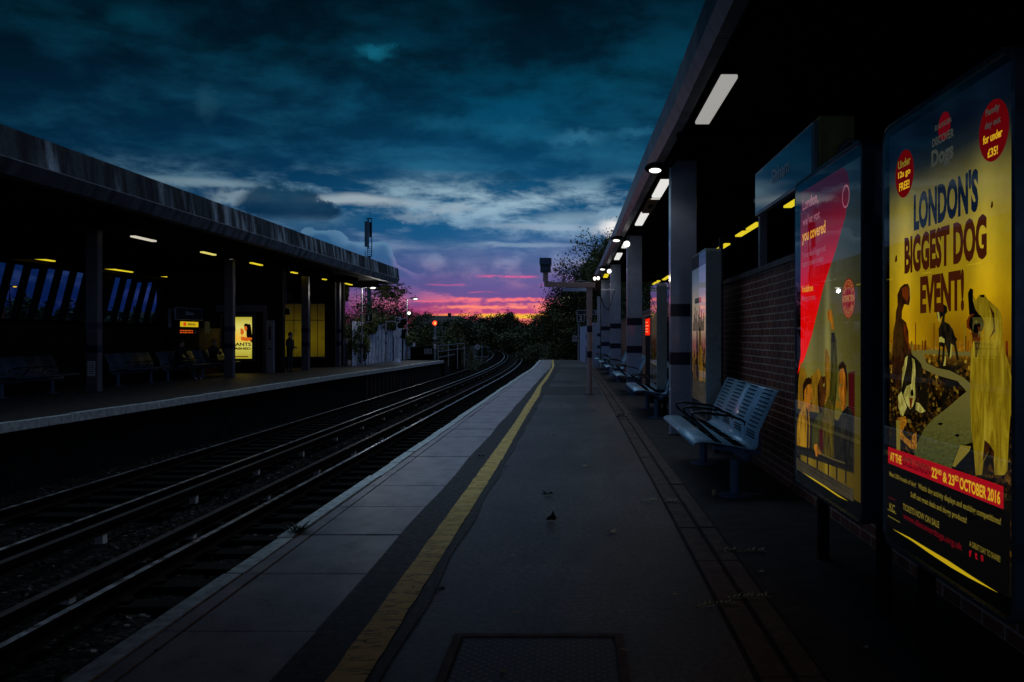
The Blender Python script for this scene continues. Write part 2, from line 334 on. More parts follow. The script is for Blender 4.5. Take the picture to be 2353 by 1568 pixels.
M['soot'] = material('sooty_cladding', (.018,.015,.013), .8, spec=.15, var=.4, scale=3, bump=.3)
M['roof'] = material('roof_felt', (.03,.03,.035), .8, var=.3)
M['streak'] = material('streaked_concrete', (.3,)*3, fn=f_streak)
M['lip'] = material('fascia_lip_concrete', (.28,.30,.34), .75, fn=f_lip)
M['fascia'] = material('panelled_fascia', (.14,)*3, fn=f_metalfascia)
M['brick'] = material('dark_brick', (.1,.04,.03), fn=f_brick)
M['brickshade'] = material('shaded_brick', (.014,.009,.007), .8, spec=.2, var=.5, scale=4)  # brick darkened to carry the shade under the left canopy
M['coping'] = material('wall_coping', (.10,.10,.11), .6, var=.3, scale=5)
M['ballast'] = material('ballast', (.08,)*3, fn=f_ballast)
M['grass'] = material('rough_grass', (.04,.05,.02), fn=f_grass)
M['railtop'] = material('polished_rail', (.42,.42,.44), .34, metal=1.0, var=.15, scale=3)
M['railside'] = material('rusty_rail', (.010,.007,.006), .95, spec=.05, var=.4, scale=12)
M['condtop'] = material('conductor_rail_top', (.05,.045,.045), .5, metal=.8, var=.2)
M['sleeper'] = material('concrete_sleeper', (.008,.0075,.007), .95, spec=.05, var=.5, scale=3, bump=.3)
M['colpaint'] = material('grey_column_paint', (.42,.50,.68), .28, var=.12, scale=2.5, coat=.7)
M['colpaintfar'] = material('shaded_column_paint', (.13,.12,.15), .45, var=.15, scale=2.5)  # darker copy of the column grey, left canopy shade put into it
M['gantry'] = material('pale_gantry_paint', (.52,.48,.46), .45, var=.1, scale=4)
M['band'] = material('navy_band', (.008,.010,.05), .3)
M['postgrey'] = material('grey_post_paint', (.27,.27,.33), .4, var=.12, scale=4)
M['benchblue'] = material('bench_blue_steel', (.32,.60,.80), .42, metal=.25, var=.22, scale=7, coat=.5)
M['benchleg'] = material('bench_leg_blue', (.07,.15,.26), .4, var=.1)
M['slot'] = material('slot_black', (.004,.006,.01), .9, spec=.05)
M['black'] = material('black_steel', (.007,.007,.008), .25)
M['blackmatt'] = material('matt_black', (.004,.004,.005), .8, spec=.1)
M['frame'] = material('frame_grey_blue', (.07,.11,.14), .3, metal=.5, var=.08, scale=4)
M['framepale'] = material('frame_pale_grey', (.42,.48,.46), .35, metal=.2, var=.1, scale=4)
M['olive'] = material('yellow_light_tint', (.35,.30,.10), .7, var=.4, scale=6, bump=.3)  # yellow lamplight on the pillar put into the colour
M['pipe'] = material('grey_pipe', (.25,.27,.3), .3, metal=.5)
M['navy'] = material('sign_navy', (.010,.035,.075), .06, spec=.7)
M['signblack'] = material('sign_black', (.006,.007,.01), .3)
M['signwhite'] = material('sign_white', (.75,.75,.74), .5)
M['letter'] = material('sign_lettering', (.55,.65,.8), .3)
M['signrim'] = material('sign_rim', (.22,.30,.36), .35, metal=.3)
M['hoard'] = material('painted_hoarding', (.5,)*3, fn=f_hoarding)
M['whiteboard'] = material('pale_blue_panel', (.45,.55,.80), .5, var=.12, scale=1.5)
M['bark'] = material('bark', (.045,.032,.022), .9, var=.4, scale=14, bump=.6)
M['leafdark'] = leafmat('leaf_dark', (.012,.026,.010,1), (.04,.062,.022,1), (.09,.12,.04,1))
M['leafmid'] = leafmat('leaf_mid', (.03,.055,.012,1), (.09,.125,.028,1), (.19,.20,.045,1))
M['leafgold'] = leafmat('leaf_gold', (.05,.05,.01,1), (.13,.12,.02,1), (.22,.17,.03,1))
M['leafpale'] = leafmat('leaf_pale', (.04,.06,.04,1), (.11,.14,.09,1), (.22,.24,.17,1))
M['deadleaf'] = material('fallen_leaf_pale', (.42,.36,.22), .7, var=.3, scale=40)
M['darkleaf'] = material('fallen_leaf_dark', (.006,.005,.004), .8)
M['greenleaf'] = material('fallen_leaf_green', (.30,.36,.16), .6, var=.3, scale=40)
M['cloth'] = material('dark_clothing', (.012,.012,.015), .9, var=.2, scale=20)
M['cloth2'] = material('charcoal_clothing', (.03,.03,.035), .9, var=.2, scale=20)
M['skin'] = material('skin', (.42,.26,.19), .5)
M['hair'] = material('dark_hair', (.02,.014,.01), .6)
M['hairgrey'] = material('fair_hair', (.16,.13,.10), .6)
M['shoe'] = material('pale_shoe', (.4,.4,.42), .5)
M['housewall'] = material('house_brick', (.10,.07,.055), .8, var=.2)
M['render'] = material('house_render', (.4,.4,.42), .7, var=.2)
M['rooftile'] = material('roof_tiles', (.035,.028,.03), .7, var=.3, scale=3)
M['galv'] = material('galvanised_steel', (.32,.36,.40), .4, metal=.6, var=.15)
M['mast'] = material('mast_paint', (.05,.12,.18), .5)
M['redpost'] = material('red_post_paint', (.32,.03,.02), .5)
M['orange'] = material('orange_panel', (.75,.33,.02), .5)
M['glasspane'] = None
def thin_glass(name, tint=(1,1,1), ior=1.5, rough=.01):
    m = bpy.data.materials.new(name); m.use_nodes = True; k = NT(m.node_tree); k.n.clear()
    fr = k.node('ShaderNodeFresnel'); fr.inputs['IOR'].default_value = ior
    tr = k.node('ShaderNodeBsdfTransparent'); tr.inputs[0].default_value = (*tint, 1)
    gl = k.node('ShaderNodeBsdfGlossy'); gl.inputs['Roughness'].default_value = rough; gl.inputs['Color'].default_value = (1,1,1,1)
    mx = k.node('ShaderNodeMixShader'); k.l.new(fr.outputs[0], mx.inputs[0]); k.l.new(tr.outputs[0], mx.inputs[1]); k.l.new(gl.outputs[0], mx.inputs[2])
    o = k.node('ShaderNodeOutputMaterial'); k.l.new(mx.outputs[0], o.inputs[0]); MATS[name] = m; return m
M['glass'] = thin_glass('display_glass', ior=1.34)
M['winglass'] = thin_glass('window_glass', (.45,.62,.85), 1.3)
# lamps
M['tubewhite'] = glow('lamp_diffuser_white', lin(208,200,182), .95)
M['tubeyellow'] = glow('lamp_diffuser_yellow', lin(226,202,42), 1.0)
M['tubepale'] = glow('lamp_diffuser_pale_yellow', lin(222,208,110), 1.0)
M['tubegrey'] = glow('lamp_diffuser_grey', lin(158,156,152), 1.0)
M['tubecold'] = glow('lamp_diffuser_cold', lin(228,226,222), 1.0)
M['headlamp'] = glow('street_lamp_glow', lin(250,246,240), 2.2)
M['sodium'] = glow('sodium_lamp_glow', lin(255,176,30), 2.2)
M['redlamp'] = glow('signal_red_glow', (1.0, .045, .02), 2.6)
M['redcore'] = glow('signal_red_core', (1.0, .22, .04), 3.0)
M['redscreen'] = glow('lit_red_panel', lin(240,34,10), 1.0)
M['redscreentext'] = glow('lit_panel_text', lin(255,150,100), 1.0)
M['vendyellow'] = glow('lit_yellow_header', lin(200,166,24), 1.0)
M['vendred'] = glow('lit_red_mark', lin(205,60,20), 1.0)
M['vendorange'] = glow('lit_orange_goods', lin(210,96,24), .9)
def f_wallglow(k, e):  # lamp-lit yellow wall imitated by a glow, dimmer at the top
    geo = k.node('ShaderNodeNewGeometry'); x, y, z = sep(k, geo.outputs['Position'])
    c = k.ramp(k.mul(z, .33), [(.15, lin(62,52,6)), (.45, lin(78,66,8)), (.75, lin(56,46,8)), (1.0, lin(24,19,6))])
    c = k.mix(k.ss(k.noise(geo.outputs['Position'], 1.4, 3), .45, .7), c, k.mix(.5, c, lin(30,24,4)))
    k.l.new(c, e.inputs[0])
M['wallglow'] = glow('glowing_yellow_wall', (1,1,1), 1.0, fn=f_wallglow)
M['lightsliver'] = glow('painted_light_sliver', lin(190,160,20), 1.0)  # sliver of stray yellow light painted on the posters as a glow

# ------------------------------------------------------------------ mesh builder
class MB:
    def __init__(s): s.v = []; s.f = []; s.mi = []; s.mats = []
    def mid(s, m):
        if m not in s.mats: s.mats.append(m)
        return s.mats.index(m)
    def poly(s, pts, m):
        i = len(s.v); s.v += [tuple(p) for p in pts]; s.f.append(tuple(range(i, i+len(pts)))); s.mi.append(s.mid(m)); return s
    def box(s, a, b, m):
        x0, x1 = sorted((a[0], b[0])); y0, y1 = sorted((a[1], b[1])); z0, z1 = sorted((a[2], b[2]))
        i = len(s.v); s.v += [(x0,y0,z0),(x1,y0,z0),(x1,y1,z0),(x0,y1,z0),(x0,y0,z1),(x1,y0,z1),(x1,y1,z1),(x0,y1,z1)]
        for f in ((3,2,1,0),(4,5,6,7),(0,1,5,4),(1,2,6,5),(2,3,7,6),(3,0,4,7)): s.f.append(tuple(i+j for j in f)); s.mi.append(s.mid(m))
        return s
    def bar(s, a, b, w, h, m, up=(0,0,1)):                        # square bar between two points
        a, b = Vector(a), Vector(b); d = (b-a).normalized(); u = Vector(up)
        if abs(d.dot(u)) > .98: u = Vector((1,0,0))
        sx = d.cross(u).normalized()*w/2; su = sx.cross(d).normalized()*h/2
        i = len(s.v)
        for p in (a, b): s.v += [tuple(p-sx-su), tuple(p+sx-su), tuple(p+sx+su), tuple(p-sx+su)]
        for f in ((0,1,2,3),(7,6,5,4),(0,4,5,1),(1,5,6,2),(2,6,7,3),(3,7,4,0)): s.f.append(tuple(i+j for j in f)); s.mi.append(s.mid(m))
        return s
    def tube(s, pts, r, m, n=10, cap=True):
        pts = [Vector(p) for p in pts]; rs = r if isinstance(r, (list, tuple)) else [r]*len(pts)
        base = len(s.v); prev = None
        for k, p in enumerate(pts):
            d = (pts[min(k+1, len(pts)-1)]-pts[max(k-1, 0)]).normalized()
            if prev is None:
                u = Vector((0,0,1)) if abs(d.z) < .9 else Vector((1,0,0)); a = d.cross(u).normalized()
            else: a = (prev-d*prev.dot(d)).normalized()
            prev = a; b = d.cross(a)
            for j in range(n):
                t = 2*math.pi*j/n; s.v.append(tuple(p+(a*math.cos(t)+b*math.sin(t))*rs[k]))
        mi = s.mid(m)
        for k in range(len(pts)-1):
            for j in range(n):
                s.f.append((base+k*n+j, base+k*n+(j+1)%n, base+(k+1)*n+(j+1)%n, base+(k+1)*n+j)); s.mi.append(mi)
        if cap:
            s.f.append(tuple(base+j for j in range(n))[::-1]); s.mi.append(mi)
            s.f.append(tuple(base+(len(pts)-1)*n+j for j in range(n))); s.mi.append(mi)
        return s
    def sweep(s, prof, ys, path, m, closed=False, caps=False):     # profile (dx,z) swept along Y, shifted sideways by path(Y)
        base = len(s.v); n = len(prof)
        for y in ys:
            px = path(y)
            for dx, z in prof: s.v.append((px+dx, y, z))
        ms = m if isinstance(m, list) else [m]*n
        for k in range(len(ys)-1):
            for j in range(n if closed else n-1):
                a = base+k*n+j; b = base+k*n+(j+1)%n
                s.f.append((a, b, b+n, a+n)); s.mi.append(s.mid(ms[j]))
        if caps:
            s.f.append(tuple(base+j for j in range(n))[::-1]); s.mi.append(s.mid(ms[0]))
            s.f.append(tuple(base+(len(ys)-1)*n+j for j in range(n))); s.mi.append(s.mid(ms[0]))
        return s
    def ball(s, c, r, m, n=10, k=6):
        c = Vector(c); rr = r if isinstance(r, tuple) else (r, r, r); base = len(s.v); mi = s.mid(m)
        for i in range(k+1):
            t = math.pi*i/k
            for j in range(n):
                a = 2*math.pi*j/n; s.v.append((c.x+rr[0]*math.sin(t)*math.cos(a), c.y+rr[1]*math.sin(t)*math.sin(a), c.z+rr[2]*math.cos(t)))
        for i in range(k):
            for j in range(n): s.f.append((base+i*n+j, base+i*n+(j+1)%n, base+(i+1)*n+(j+1)%n, base+(i+1)*n+j)); s.mi.append(mi)
        return s
    def build(s, name, parent=None, smooth=False, bevel=0, local=None):
        me = bpy.data.meshes.new(name)
        vs = s.v
        o = bpy.data.objects.new(name, me)
        if local is not None: vs = [(v[0]-local[0], v[1]-local[1], v[2]-local[2]) for v in vs]; 
        me.from_pydata(vs, [], s.f)
        for m in s.mats: me.materials.append(m)
        me.polygons.foreach_set('material_index', s.mi)
        if smooth: me.polygons.foreach_set('use_smooth', [True]*len(s.f))
        me.update(); COL.objects.link(o)
        if local is not None and parent is None: o.location = local
        if parent is not None:
            o.parent = parent
        if bevel:
            b = o.modifiers.new('bevel', 'BEVEL'); b.width = bevel; b.segments = 2; b.limit_method = 'ANGLE'; b.angle_limit = math.radians(40)
        return o
def tag(o, label, cat, group=None, kind=None):
    if label: o['label'] = label
    if cat: o['category'] = cat
    if group: o['group'] = group
    if kind: o['kind'] = kind
    return o
def structure(o): o['kind'] = 'structure'; return o
def thing(name, label, cat, loc=(0,0,0), group=None, rz=0):
    o = bpy.data.objects.new(name, None); COL.objects.link(o); o.location = loc; o.rotation_euler = (0,0,rz); o.empty_display_size = .1
    return tag(o, label, cat, group)
def copy_tree(o, parent=None):
    c = o.copy(); COL.objects.link(c)
    if parent is not None: c.parent = parent
    for ch in list(o.children): copy_tree(ch, c)
    return c
def again(src, label, loc=None, rz=None, scale=None):
    c = copy_tree(src); c['label'] = label
    if loc is not None: c.location = loc
    if rz is not None: c.rotation_euler = (0,0,rz)
    if scale is not None: c.scale = (scale,)*3 if not isinstance(scale, tuple) else scale
    return c
def interp(tab):
    xs = [t[0] for t in tab]; ys = [t[1] for t in tab]
    return lambda y: float(np.interp(y, xs, ys))
def frange(a, b, st):
    n = max(1, int(round((b-a)/st))); return [a+(b-a)*i/n for i in range(n+1)]
def lamp_light(parent, loc, watts, color, r=.08, spot=None):        # the light a lit lamp gives off
    l = bpy.data.lights.new('lamp_light', 'SPOT' if spot else 'POINT'); l.energy = watts; l.color = color; l.shadow_soft_size = r
    if spot: l.spot_size = math.radians(spot); l.spot_blend = .6
    o = bpy.data.objects.new('lamp_light', l); COL.objects.link(o); o.location = loc; o.parent = parent; return o
# lettering: a text becomes flat polygons inside a unit box
_tc = {}
def letters(s, bold=.0, res=3):
    key = (s, bold)
    if key in _tc: return _tc[key]
    cu = bpy.data.curves.new('t', 'FONT'); cu.body = s; cu.offset = bold; cu.resolution_u = res
    o = bpy.data.objects.new('t', cu); COL.objects.link(o); bpy.context.view_layer.update()
    me = bpy.data.meshes.new_from_object(o.evaluated_get(bpy.context.evaluated_depsgraph_get()))
    vs = [(v.co.x, v.co.y) for v in me.vertices]; fs = [tuple(p.vertices) for p in me.polygons]
    bpy.data.objects.remove(o); bpy.data.curves.remove(cu); bpy.data.meshes.remove(me)
    x0 = min(v[0] for v in vs); x1 = max(v[0] for v in vs); y0 = min(v[1] for v in vs); y1 = max(v[1] for v in vs)
    _tc[key] = ([((x-x0)/(x1-x0), (y-y0)/(y1-y0)) for x, y in vs], fs, (x1-x0)/(y1-y0)); return _tc[key]
def put_text(mb, s, m, fn, bold=.0):
    """fn maps the unit box (u,v) to a 3-D point"""
    vs, fs, asp = letters(s, bold); i = len(mb.v); mb.v += [tuple(fn(u, v)) for u, v in vs]
    for f in fs: mb.f.append(tuple(i+j for j in f)); mb.mi.append(mb.mid(m))
# ================================================================== the setting
RZ = -.915                                                       # top of rail
def bend(y): return -.00072*max(0.0, y-45)**2                     # both tracks swing left past the platforms
edgeL = interp([(-5,-9.45),(14,-9.38),(19,-9.18),(31,-8.95),(40,-8.5),(46,-8.3),(53,-8.05)])
edgeR = interp([(-5,-2.12),(33,-2.10),(38,-2.05),(44,-2.14),(52.6,-2.32)])
YS = frange(-6, 38, 2)+frange(39, 240, 4)
# ground
g = MB(); N = 60
gx = list(np.linspace(-1, 1, N)); 
def gpos(u, v): return (math.copysign(abs(u)**2.2, u)*1400, math.copysign(abs(v)**2.2, v)*1400+60)
def gh(x, y):
    h = -1.45
    d = abs(x-bend(y)+5.4)
    if d > 7: h += min(3.2, (d-7)*.10)*(1 if y > 55 else .0)
    return h-.05
vs = []
for j in range(N):
    for i in range(N):
        x, y = gpos(gx[i], gx[j]); vs.append((x, y, gh(x, y)))
g.v = vs
for j in range(N-1):
    for i in range(N-1): g.f.append((j*N+i, j*N+i+1, (j+1)*N+i+1, (j+1)*N+i)); g.mi.append(g.mid(M['grass']))
structure(g.build('ground', smooth=True))
# embankment sides close to the line, past the platforms
for nm, sgn in (('embankment', -1), ('embankment', 1)):
    b = MB(); ys = frange(53, 240, 5)
    prof = [(sgn*4.6, -1.2), (sgn*6.0, -1.15), (sgn*8, -.5), (sgn*12, .2), (sgn*20, .6), (sgn*40, .7)]
    b.sweep(prof, ys, lambda y: -5.4+bend(y), M['grass']); structure(b.build(nm, smooth=True))
# track bed
b = MB()
xs = frange(-4.6, 4.6, .18); ys = frange(-6, 60, .3)+frange(61, 240, 2.0)
rnd = random.Random(3)
for y in ys:
    for x in xs:
        c = -1.16 - (.10 if abs(abs(x)-1.55) > 1.45 else 0)
        b.v.append((-5.4+bend(y)+x, y, c+rnd.uniform(-.028, .028)))
n = len(xs)
for j in range(len(ys)-1):
    for i in range(n-1): b.f.append((j*n+i, j*n+i+1, (j+1)*n+i+1, (j+1)*n+i)); b.mi.append(b.mid(M['ballast']))
structure(b.build('track_bed'))
# loose ballast stones
b = MB(); rnd = random.Random(11)
for i in range(5200):
    y = 6+rnd.random()**1.3*60; x = -5.4+rnd.uniform(-3.4, 2.7)+bend(y); r = rnd.uniform(.018, .045)
    c = Vector((x, y, -1.13+rnd.uniform(0, .02))); base = len(b.v); m = M['ballast'] if rnd.random() < .96 else M['sleeper']
    pts = [Vector((rnd.uniform(.5,1),0,0)), Vector((0,rnd.uniform(.5,1),0)), Vector((-rnd.uniform(.5,1),0,0)), Vector((0,-rnd.uniform(.5,1),0)), Vector((0,0,rnd.uniform(.5,1))), Vector((0,0,-.7))]
    R = Matrix.Rotation(rnd.uniform(0, 6.28), 3, 'Z') @ Matrix.Rotation(rnd.uniform(-.6, .6), 3, 'X')
    b.v += [tuple(c+(R@p)*r) for p in pts]
    for f in ((0,1,4),(1,2,4),(2,3,4),(3,0,4),(1,0,5),(2,1,5),(3,2,5),(0,3,5)): b.f.append(tuple(base+j for j in f)); b.mi.append(b.mid(m))
tag(b.build('ballast_stones'), 'loose dark ballast stones lying between the rails', 'gravel', kind='stuff')
# tracks: rails, conductor rail and sleepers
RP = [(-.035,0),(-.035,-.035),(-.01,-.05),(-.01,-.12),(-.07,-.15),(.07,-.15),(.01,-.12),(.01,-.05),(.035,-.035),(.035,0)]
def track(label, xr, xl, xc, first, last):
    t = thing('railway_track', label, 'railway track')
    path = lambda y: bend(y)
    for X in (xl, xr):
        r = MB(); r.sweep([(X+a, RZ+z) for a, z in RP], YS, path, [M['railside']]*9+[M['railtop']], closed=True, caps=True); r.build('rail', t)
    r = MB(); r.sweep([(xc-.045, RZ+.02),(xc-.045, RZ-.06),(xc-.02, RZ-.08),(xc-.06, RZ-.11),(xc+.06, RZ-.11),(xc+.02, RZ-.08),(xc+.045, RZ-.06),(xc+.045, RZ+.02)], YS, path,
            [M['railside']]*7+[M['condtop']], closed=True, caps=True)
    for y in frange(8, 90, 2.6): r.box((xc+bend(y)-.05, y-.05, RZ-.11), (xc+bend(y)+.05, y+.05, -1.15), M['signwhite'])
    cr = r.build('conductor_rail', t); cr['label'] = 'raised conductor rail on pale pot insulators'
    mid = (xl+xr)/2; rest = MB(); y = first; k = 0
    proto = None
    def sl(mb, cx, y): mb.box((cx-1.27, y-.13, -1.26), (cx+1.27, y+.13, -1.085), M['sleeper'])
    while y < last:
        if k < 98:
            if proto is None:
                p = MB(); p.box((-1.27, -.13, -.09), (1.27, .13, .085), M['sleeper'])
                for X in (xl-mid, xr-mid): p.box((X-.16, -.06, .08), (X-.075, .06, .12), M['railside']); p.box((X+.075, -.06, .08), (X+.16, .06, .12), M['railside'])
                proto = p.build('sleeper', t, bevel=.012)
                s_ = proto
            else:
                s_ = proto.copy(); COL.objects.link(s_); s_.parent = t
            s_.location = (mid+bend(y), y, -1.17)
        else: sl(rest, mid+bend(y), y)
        y += .65; k += 1
    if rest.f:
        o = rest.build('far_sleepers', t); o['kind'] = 'stuff'
track('nearer railway track with a shiny left rail beside the right hand platform', -2.92, -4.36, -4.80, 8, 150)
track('farther railway track running along the left hand platform', -6.34, -7.78, -5.92, 12, 150)
# ---------------- right platform
b = MB()
yr = frange(-6, 52.6, 2)
b.sweep([(.10, -1.35), (.10, -.12)], yr, edgeR, M['brick'])
b.sweep([(.85, -.002), (9.5, -.002)], yr, edgeR, M['asphalt'])
b.box((-2.2, 52.6, -1.4), (7.4, 52.75, -.12), M['brick'])
structure(b.build('platform'))
b = MB()                                                        # white coping edge in lengths of about 0.9 m
y = -3.0; rnd = random.Random(5)
while y < 52.3:
    L = .90; x0 = edgeR(y); x1 = edgeR(y+L); dz = rnd.uniform(-.004, .004); dx = rnd.uniform(-.008, .008)
    P = [(x0+dx, y+.006), (x0+.105+dx, y+.006), (x1+.105+dx, y+L-.006), (x1+dx, y+L-.006)]
    top = [(p[0], p[1], .004+dz) for p in P]; bot = [(p[0], p[1], -.12) for p in P]
    b.poly(top, M['edge']); b.poly([bot[0], top[0], top[3], bot[3]], M['edgeside']); b.poly([bot[1], bot[2], top[2], top[1]], M['edgeside'])
    b.poly([bot[0], bot[1], top[1], top[0]], M['edgeside'])
    y += L
structure(b.build('platform_edge'))
b = MB()                                                        # pale slabs
b.sweep([(.106, -.03), (.9, -.03)], yr, edgeR, M['joint'])
y = -2.9+.0; k = 0; rnd = random.Random(9)
while y < 52.3:
    L = 1.0; x0 = edgeR(y); x1 = edgeR(y+L)
    for (a, c) in ((.125, .205), (.222, .86)):                   # a narrow margin strip and the main slab
        dz = rnd.uniform(-.003, .003); P = [(x0+a, y+.010), (x0+c, y+.010), (x1+c, y+L-.010), (x1+a, y+L-.010)]
        top = [(p[0], p[1], dz) for p in P]; bot = [(p[0], p[1], -.03) for p in P]
        b.poly(top, M['slab'])
        for i in range(4): b.poly([bot[i], bot[(i+1)%4], top[(i+1)%4], top[i]], M['slab'])
    y += L
structure(b.build('paving_slabs'))
b = MB(); b.sweep([(.855, .003), (1.30, .003)], frange(-3, 44.5, .5), lambda y: edgeR(y)+.012*math.sin(y*1.7), M['tar']); structure(b.build('tar_strip'))
# yellow line with a wandering, ragged edge
yl = interp([(-3,-1.035),(3,-1.03),(10.6,-1.022),(14.2,-1.022),(17.8,-1.056),(20.4,-1.068),(24.4,-1.11),(29,-1.11),(34,-1.12),(38.7,-1.15),(42.2,-1.21),(47,-1.37),(51.7,-1.51)])
yw = interp([(-3,.16),(10,.16),(14,.13),(18,.15),(20.4,.17),(24.4,.11),(29,.13),(38.7,.09),(42,.10),(52,.11)])
b = MB(); ys = frange(-3, 52.4, .12); rnd = random.Random(21)
for y in ys:
    a = yl(y)+.007*mnoise.noise(Vector((y*4, 0, 0)))+rnd.uniform(-.0025, .0025); c = yl(y)+yw(y)+.009*mnoise.noise(Vector((y*4, 5, 0)))+rnd.uniform(-.0025, .0025)
    b.v += [(a, y, .009), (c, y, .009)]
for j in range(len(ys)-1): b.f.append((2*j, 2*j+1, 2*j+3, 2*j+2)); b.mi.append(b.mid(M['yellow']))
structure(b.build('yellow_line'))
b = MB()                                                        # asphalt repairs
for (y0, y1, x0, x1) in ((20.8, 24.3, -.83, .62), (38.2, 40.0, -.8, .7), (26.6, 27.1, -.8, -.1)):
    ys = frange(y0, y1, .35); b.sweep([(x0, .0035), (x1, .0035)], ys, lambda y: .02*math.sin(y*9), M['tar'])
b.sweep([(-.862, .0045), (-.80, .0045)], frange(-3, 36, .4), lambda y: .016*math.sin(y*3.1), M['tar'])
structure(b.build('asphalt_patch'))
b = MB()                                                        # drain channel and kerb stones
y = -2.0; rnd = random.Random(8)
gut = interp([(-3,.765),(7,.76),(16,.73),(33,.61),(40,.55)])
b.sweep([(-.02, .002), (.28, .002)], frange(-2, 40, 1), gut, M['joint'])
while y < 39:
    L = .92
    for (a, c) in ((.0, .125), (.155, .26)):
        dz = rnd.uniform(.008, .016); g0, g1 = gut(y), gut(y+L)
        P = [(g0+a, y+.008), (g0+c, y+.008), (g1+c, y+L-.008), (g1+a, y+L-.008)]; top = [(p[0], p[1], dz) for p in P]; bot = [(p[0], p[1], 0) for p in P]
        b.poly(top, M['kerb'])
        for i in range(4): b.poly([bot[i], bot[(i+1)%4], top[(i+1)%4], top[i]], M['kerb'])
    y += L
structure(b.build('kerb'))
b = MB(); b.sweep([(.285, .002), (7.0, .002)], frange(-2, 40, 1), gut, M['pave']); structure(b.build('paving'))
# drain grate
b = MB(); b.box((.70, 15.0, .012), (.90, 15.55, .022), M['iron'])
for i in range(6): b.box((.73, 15.06+i*.08, .022), (.87, 15.09+i*.08, .024), M['joint'])
tag(b.build('drain_grate'), 'small dark iron drain grate set into the kerb line beside the benches', 'drain grate')
# access cover in the foreground
b = thing('access_cover', 'dark patterned metal access cover set in the asphalt in the foreground', 'access cover', (-.18, 3.45, 0))
f = MB(); f.box((-.40,-.62,.003),(-.36,.58,.014), M['kerb']); f.box((.36,-.62,.003),(.40,.58,.014), M['kerb']); f.box((-.36,.54,.003),(.36,.58,.014), M['kerb']); f.box((-.36,-.62,.003),(.36,-.58,.014), M['kerb'])
f.build('frame', b); p = MB(); p.box((-.345,-.57,.003),(.345,.525,.010), M['tread']); p.build('cover_plate', b)
# ---------------- left platform
M['farpave'] = material('far_platform_paving', (.035,.03,.028), .6, var=.4, scale=2, bump=.4)
b = MB(); yll = frange(-6, 52, 2)
b.sweep([(-.30, -1.35), (-.25, -.16)], yll, edgeL, M['darkconc'])
b.sweep([(-.25, -.16), (-.02, -.16)], yll, edgeL, M['darkconc'])
b.sweep([(-.14, 0), (-11.5, 0)], yll, edgeL, M['farpave'])
for y in frange(36, 51.6, .62): b.box((edgeL(y)-.27, y-.06, -1.3), (edgeL(y)-.17, y+.06, -.17), M['kerb'])
b.box((-14, 52, -1.4), (edgeL(52)-.02, 52.1, -.01), M['darkconc'])
structure(b.build('platform'))
b = MB(); y = -3.0; rnd = random.Random(6)
while y < 51.6:
    L = .75; x0, x1 = edgeL(y), edgeL(y+L); dz = rnd.uniform(-.008, .008); P = [(x0-.14, y+.006), (x0, y+.006), (x1, y+L-.006), (x1-.14, y+L-.006)]
    top = [(p[0], p[1], .004+dz) for p in P]; bot = [(p[0], p[1], -.15) for p in P]; b.poly(top, M['edge'])
    for i in range(4): b.poly([bot[i], bot[(i+1)%4], top[(i+1)%4], top[i]], M['edgeside'])
    y += L
structure(b.build('platform_edge'))
b = MB()                                                        # ramp at the far end
for (y0, z0, y1, z1) in ((52.1, 0, 56.5, -1.1),):
    b.poly([(-12, y0, z0), (edgeL(52)-.02, y0, z0), (-8.2, y1, z1), (-12, y1, z1)], M['pave']); b.poly([(edgeL(52)-.02, y0, z0), (edgeL(52)-.02, y0, -1.4), (-8.2, y1, -1.4), (-8.2, y1, z1)], M['darkconc'])
structure(b.build('platform_ramp'))

# ================================================================== canopies
canL = interp([(-8,-9.85),(14,-9.70),(28,-9.50),(45,-9.36)])
c = thing('platform_canopy', 'long flat concrete canopy streaked with black stains over the left hand platform', 'canopy', (0,0,0))
yc = frange(-8, 44.8, 2)
b = MB()
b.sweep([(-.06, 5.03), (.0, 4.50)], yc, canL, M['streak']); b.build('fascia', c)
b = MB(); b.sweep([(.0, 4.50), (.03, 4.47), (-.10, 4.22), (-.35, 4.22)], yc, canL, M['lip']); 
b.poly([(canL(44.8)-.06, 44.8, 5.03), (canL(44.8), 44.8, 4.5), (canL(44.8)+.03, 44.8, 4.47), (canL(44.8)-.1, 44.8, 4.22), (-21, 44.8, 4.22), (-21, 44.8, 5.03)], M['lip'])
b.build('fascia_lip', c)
b = MB(); b.sweep([(-.06, 5.03), (-.30, 5.08), (-11.5, 5.08)], yc, canL, M['roof']); b.build('roof', c)
b = MB(); b.sweep([(-.35, 4.219), (-11.6, 4.219)], yc, canL, M['soffit'])
for y in frange(-4, 44, 4): b.box((-20.8, y-.1, 4.0), (canL(y)-.9, y+.1, 4.215), M['soffit'])
b.build('soffit', c)
canR = interp([(-8,1.19),(10,1.18),(13,1.14),(22,1.08),(32.7,.99),(40,.88)])
c = thing('platform_canopy', 'dark panelled canopy over the right hand platform', 'canopy', (0,0,0))
yc = frange(-6, 39.6, 2)
b = MB(); b.sweep([(-.07, 4.33), (-.07, 4.08), (.0, 3.955), (.12, 3.955)], yc, canR, M['fascia'])
b.poly([(canR(39.6)-.07, 39.6, 4.33), (canR(39.6)-.07, 39.6, 4.08), (canR(39.6), 39.6, 3.955), (7.2, 39.6, 3.955), (7.2, 39.6, 4.33)], M['fascia'])
b.build('fascia', c)
b = MB(); b.sweep([(-.07, 4.33), (.1, 4.36), (6.1, 4.4)], yc, canR, M['roof']); b.build('roof', c)
b = MB(); b.sweep([(.12, 3.954), (.13, 4.0), (6.0, 4.0)], yc, canR, M['soffit'])
for y in frange(6, 38, 4.4): b.box((1.25, y-.05, 3.90), (6.5, y+.05, 3.996), M['soffit'])
b.build('soffit', c)
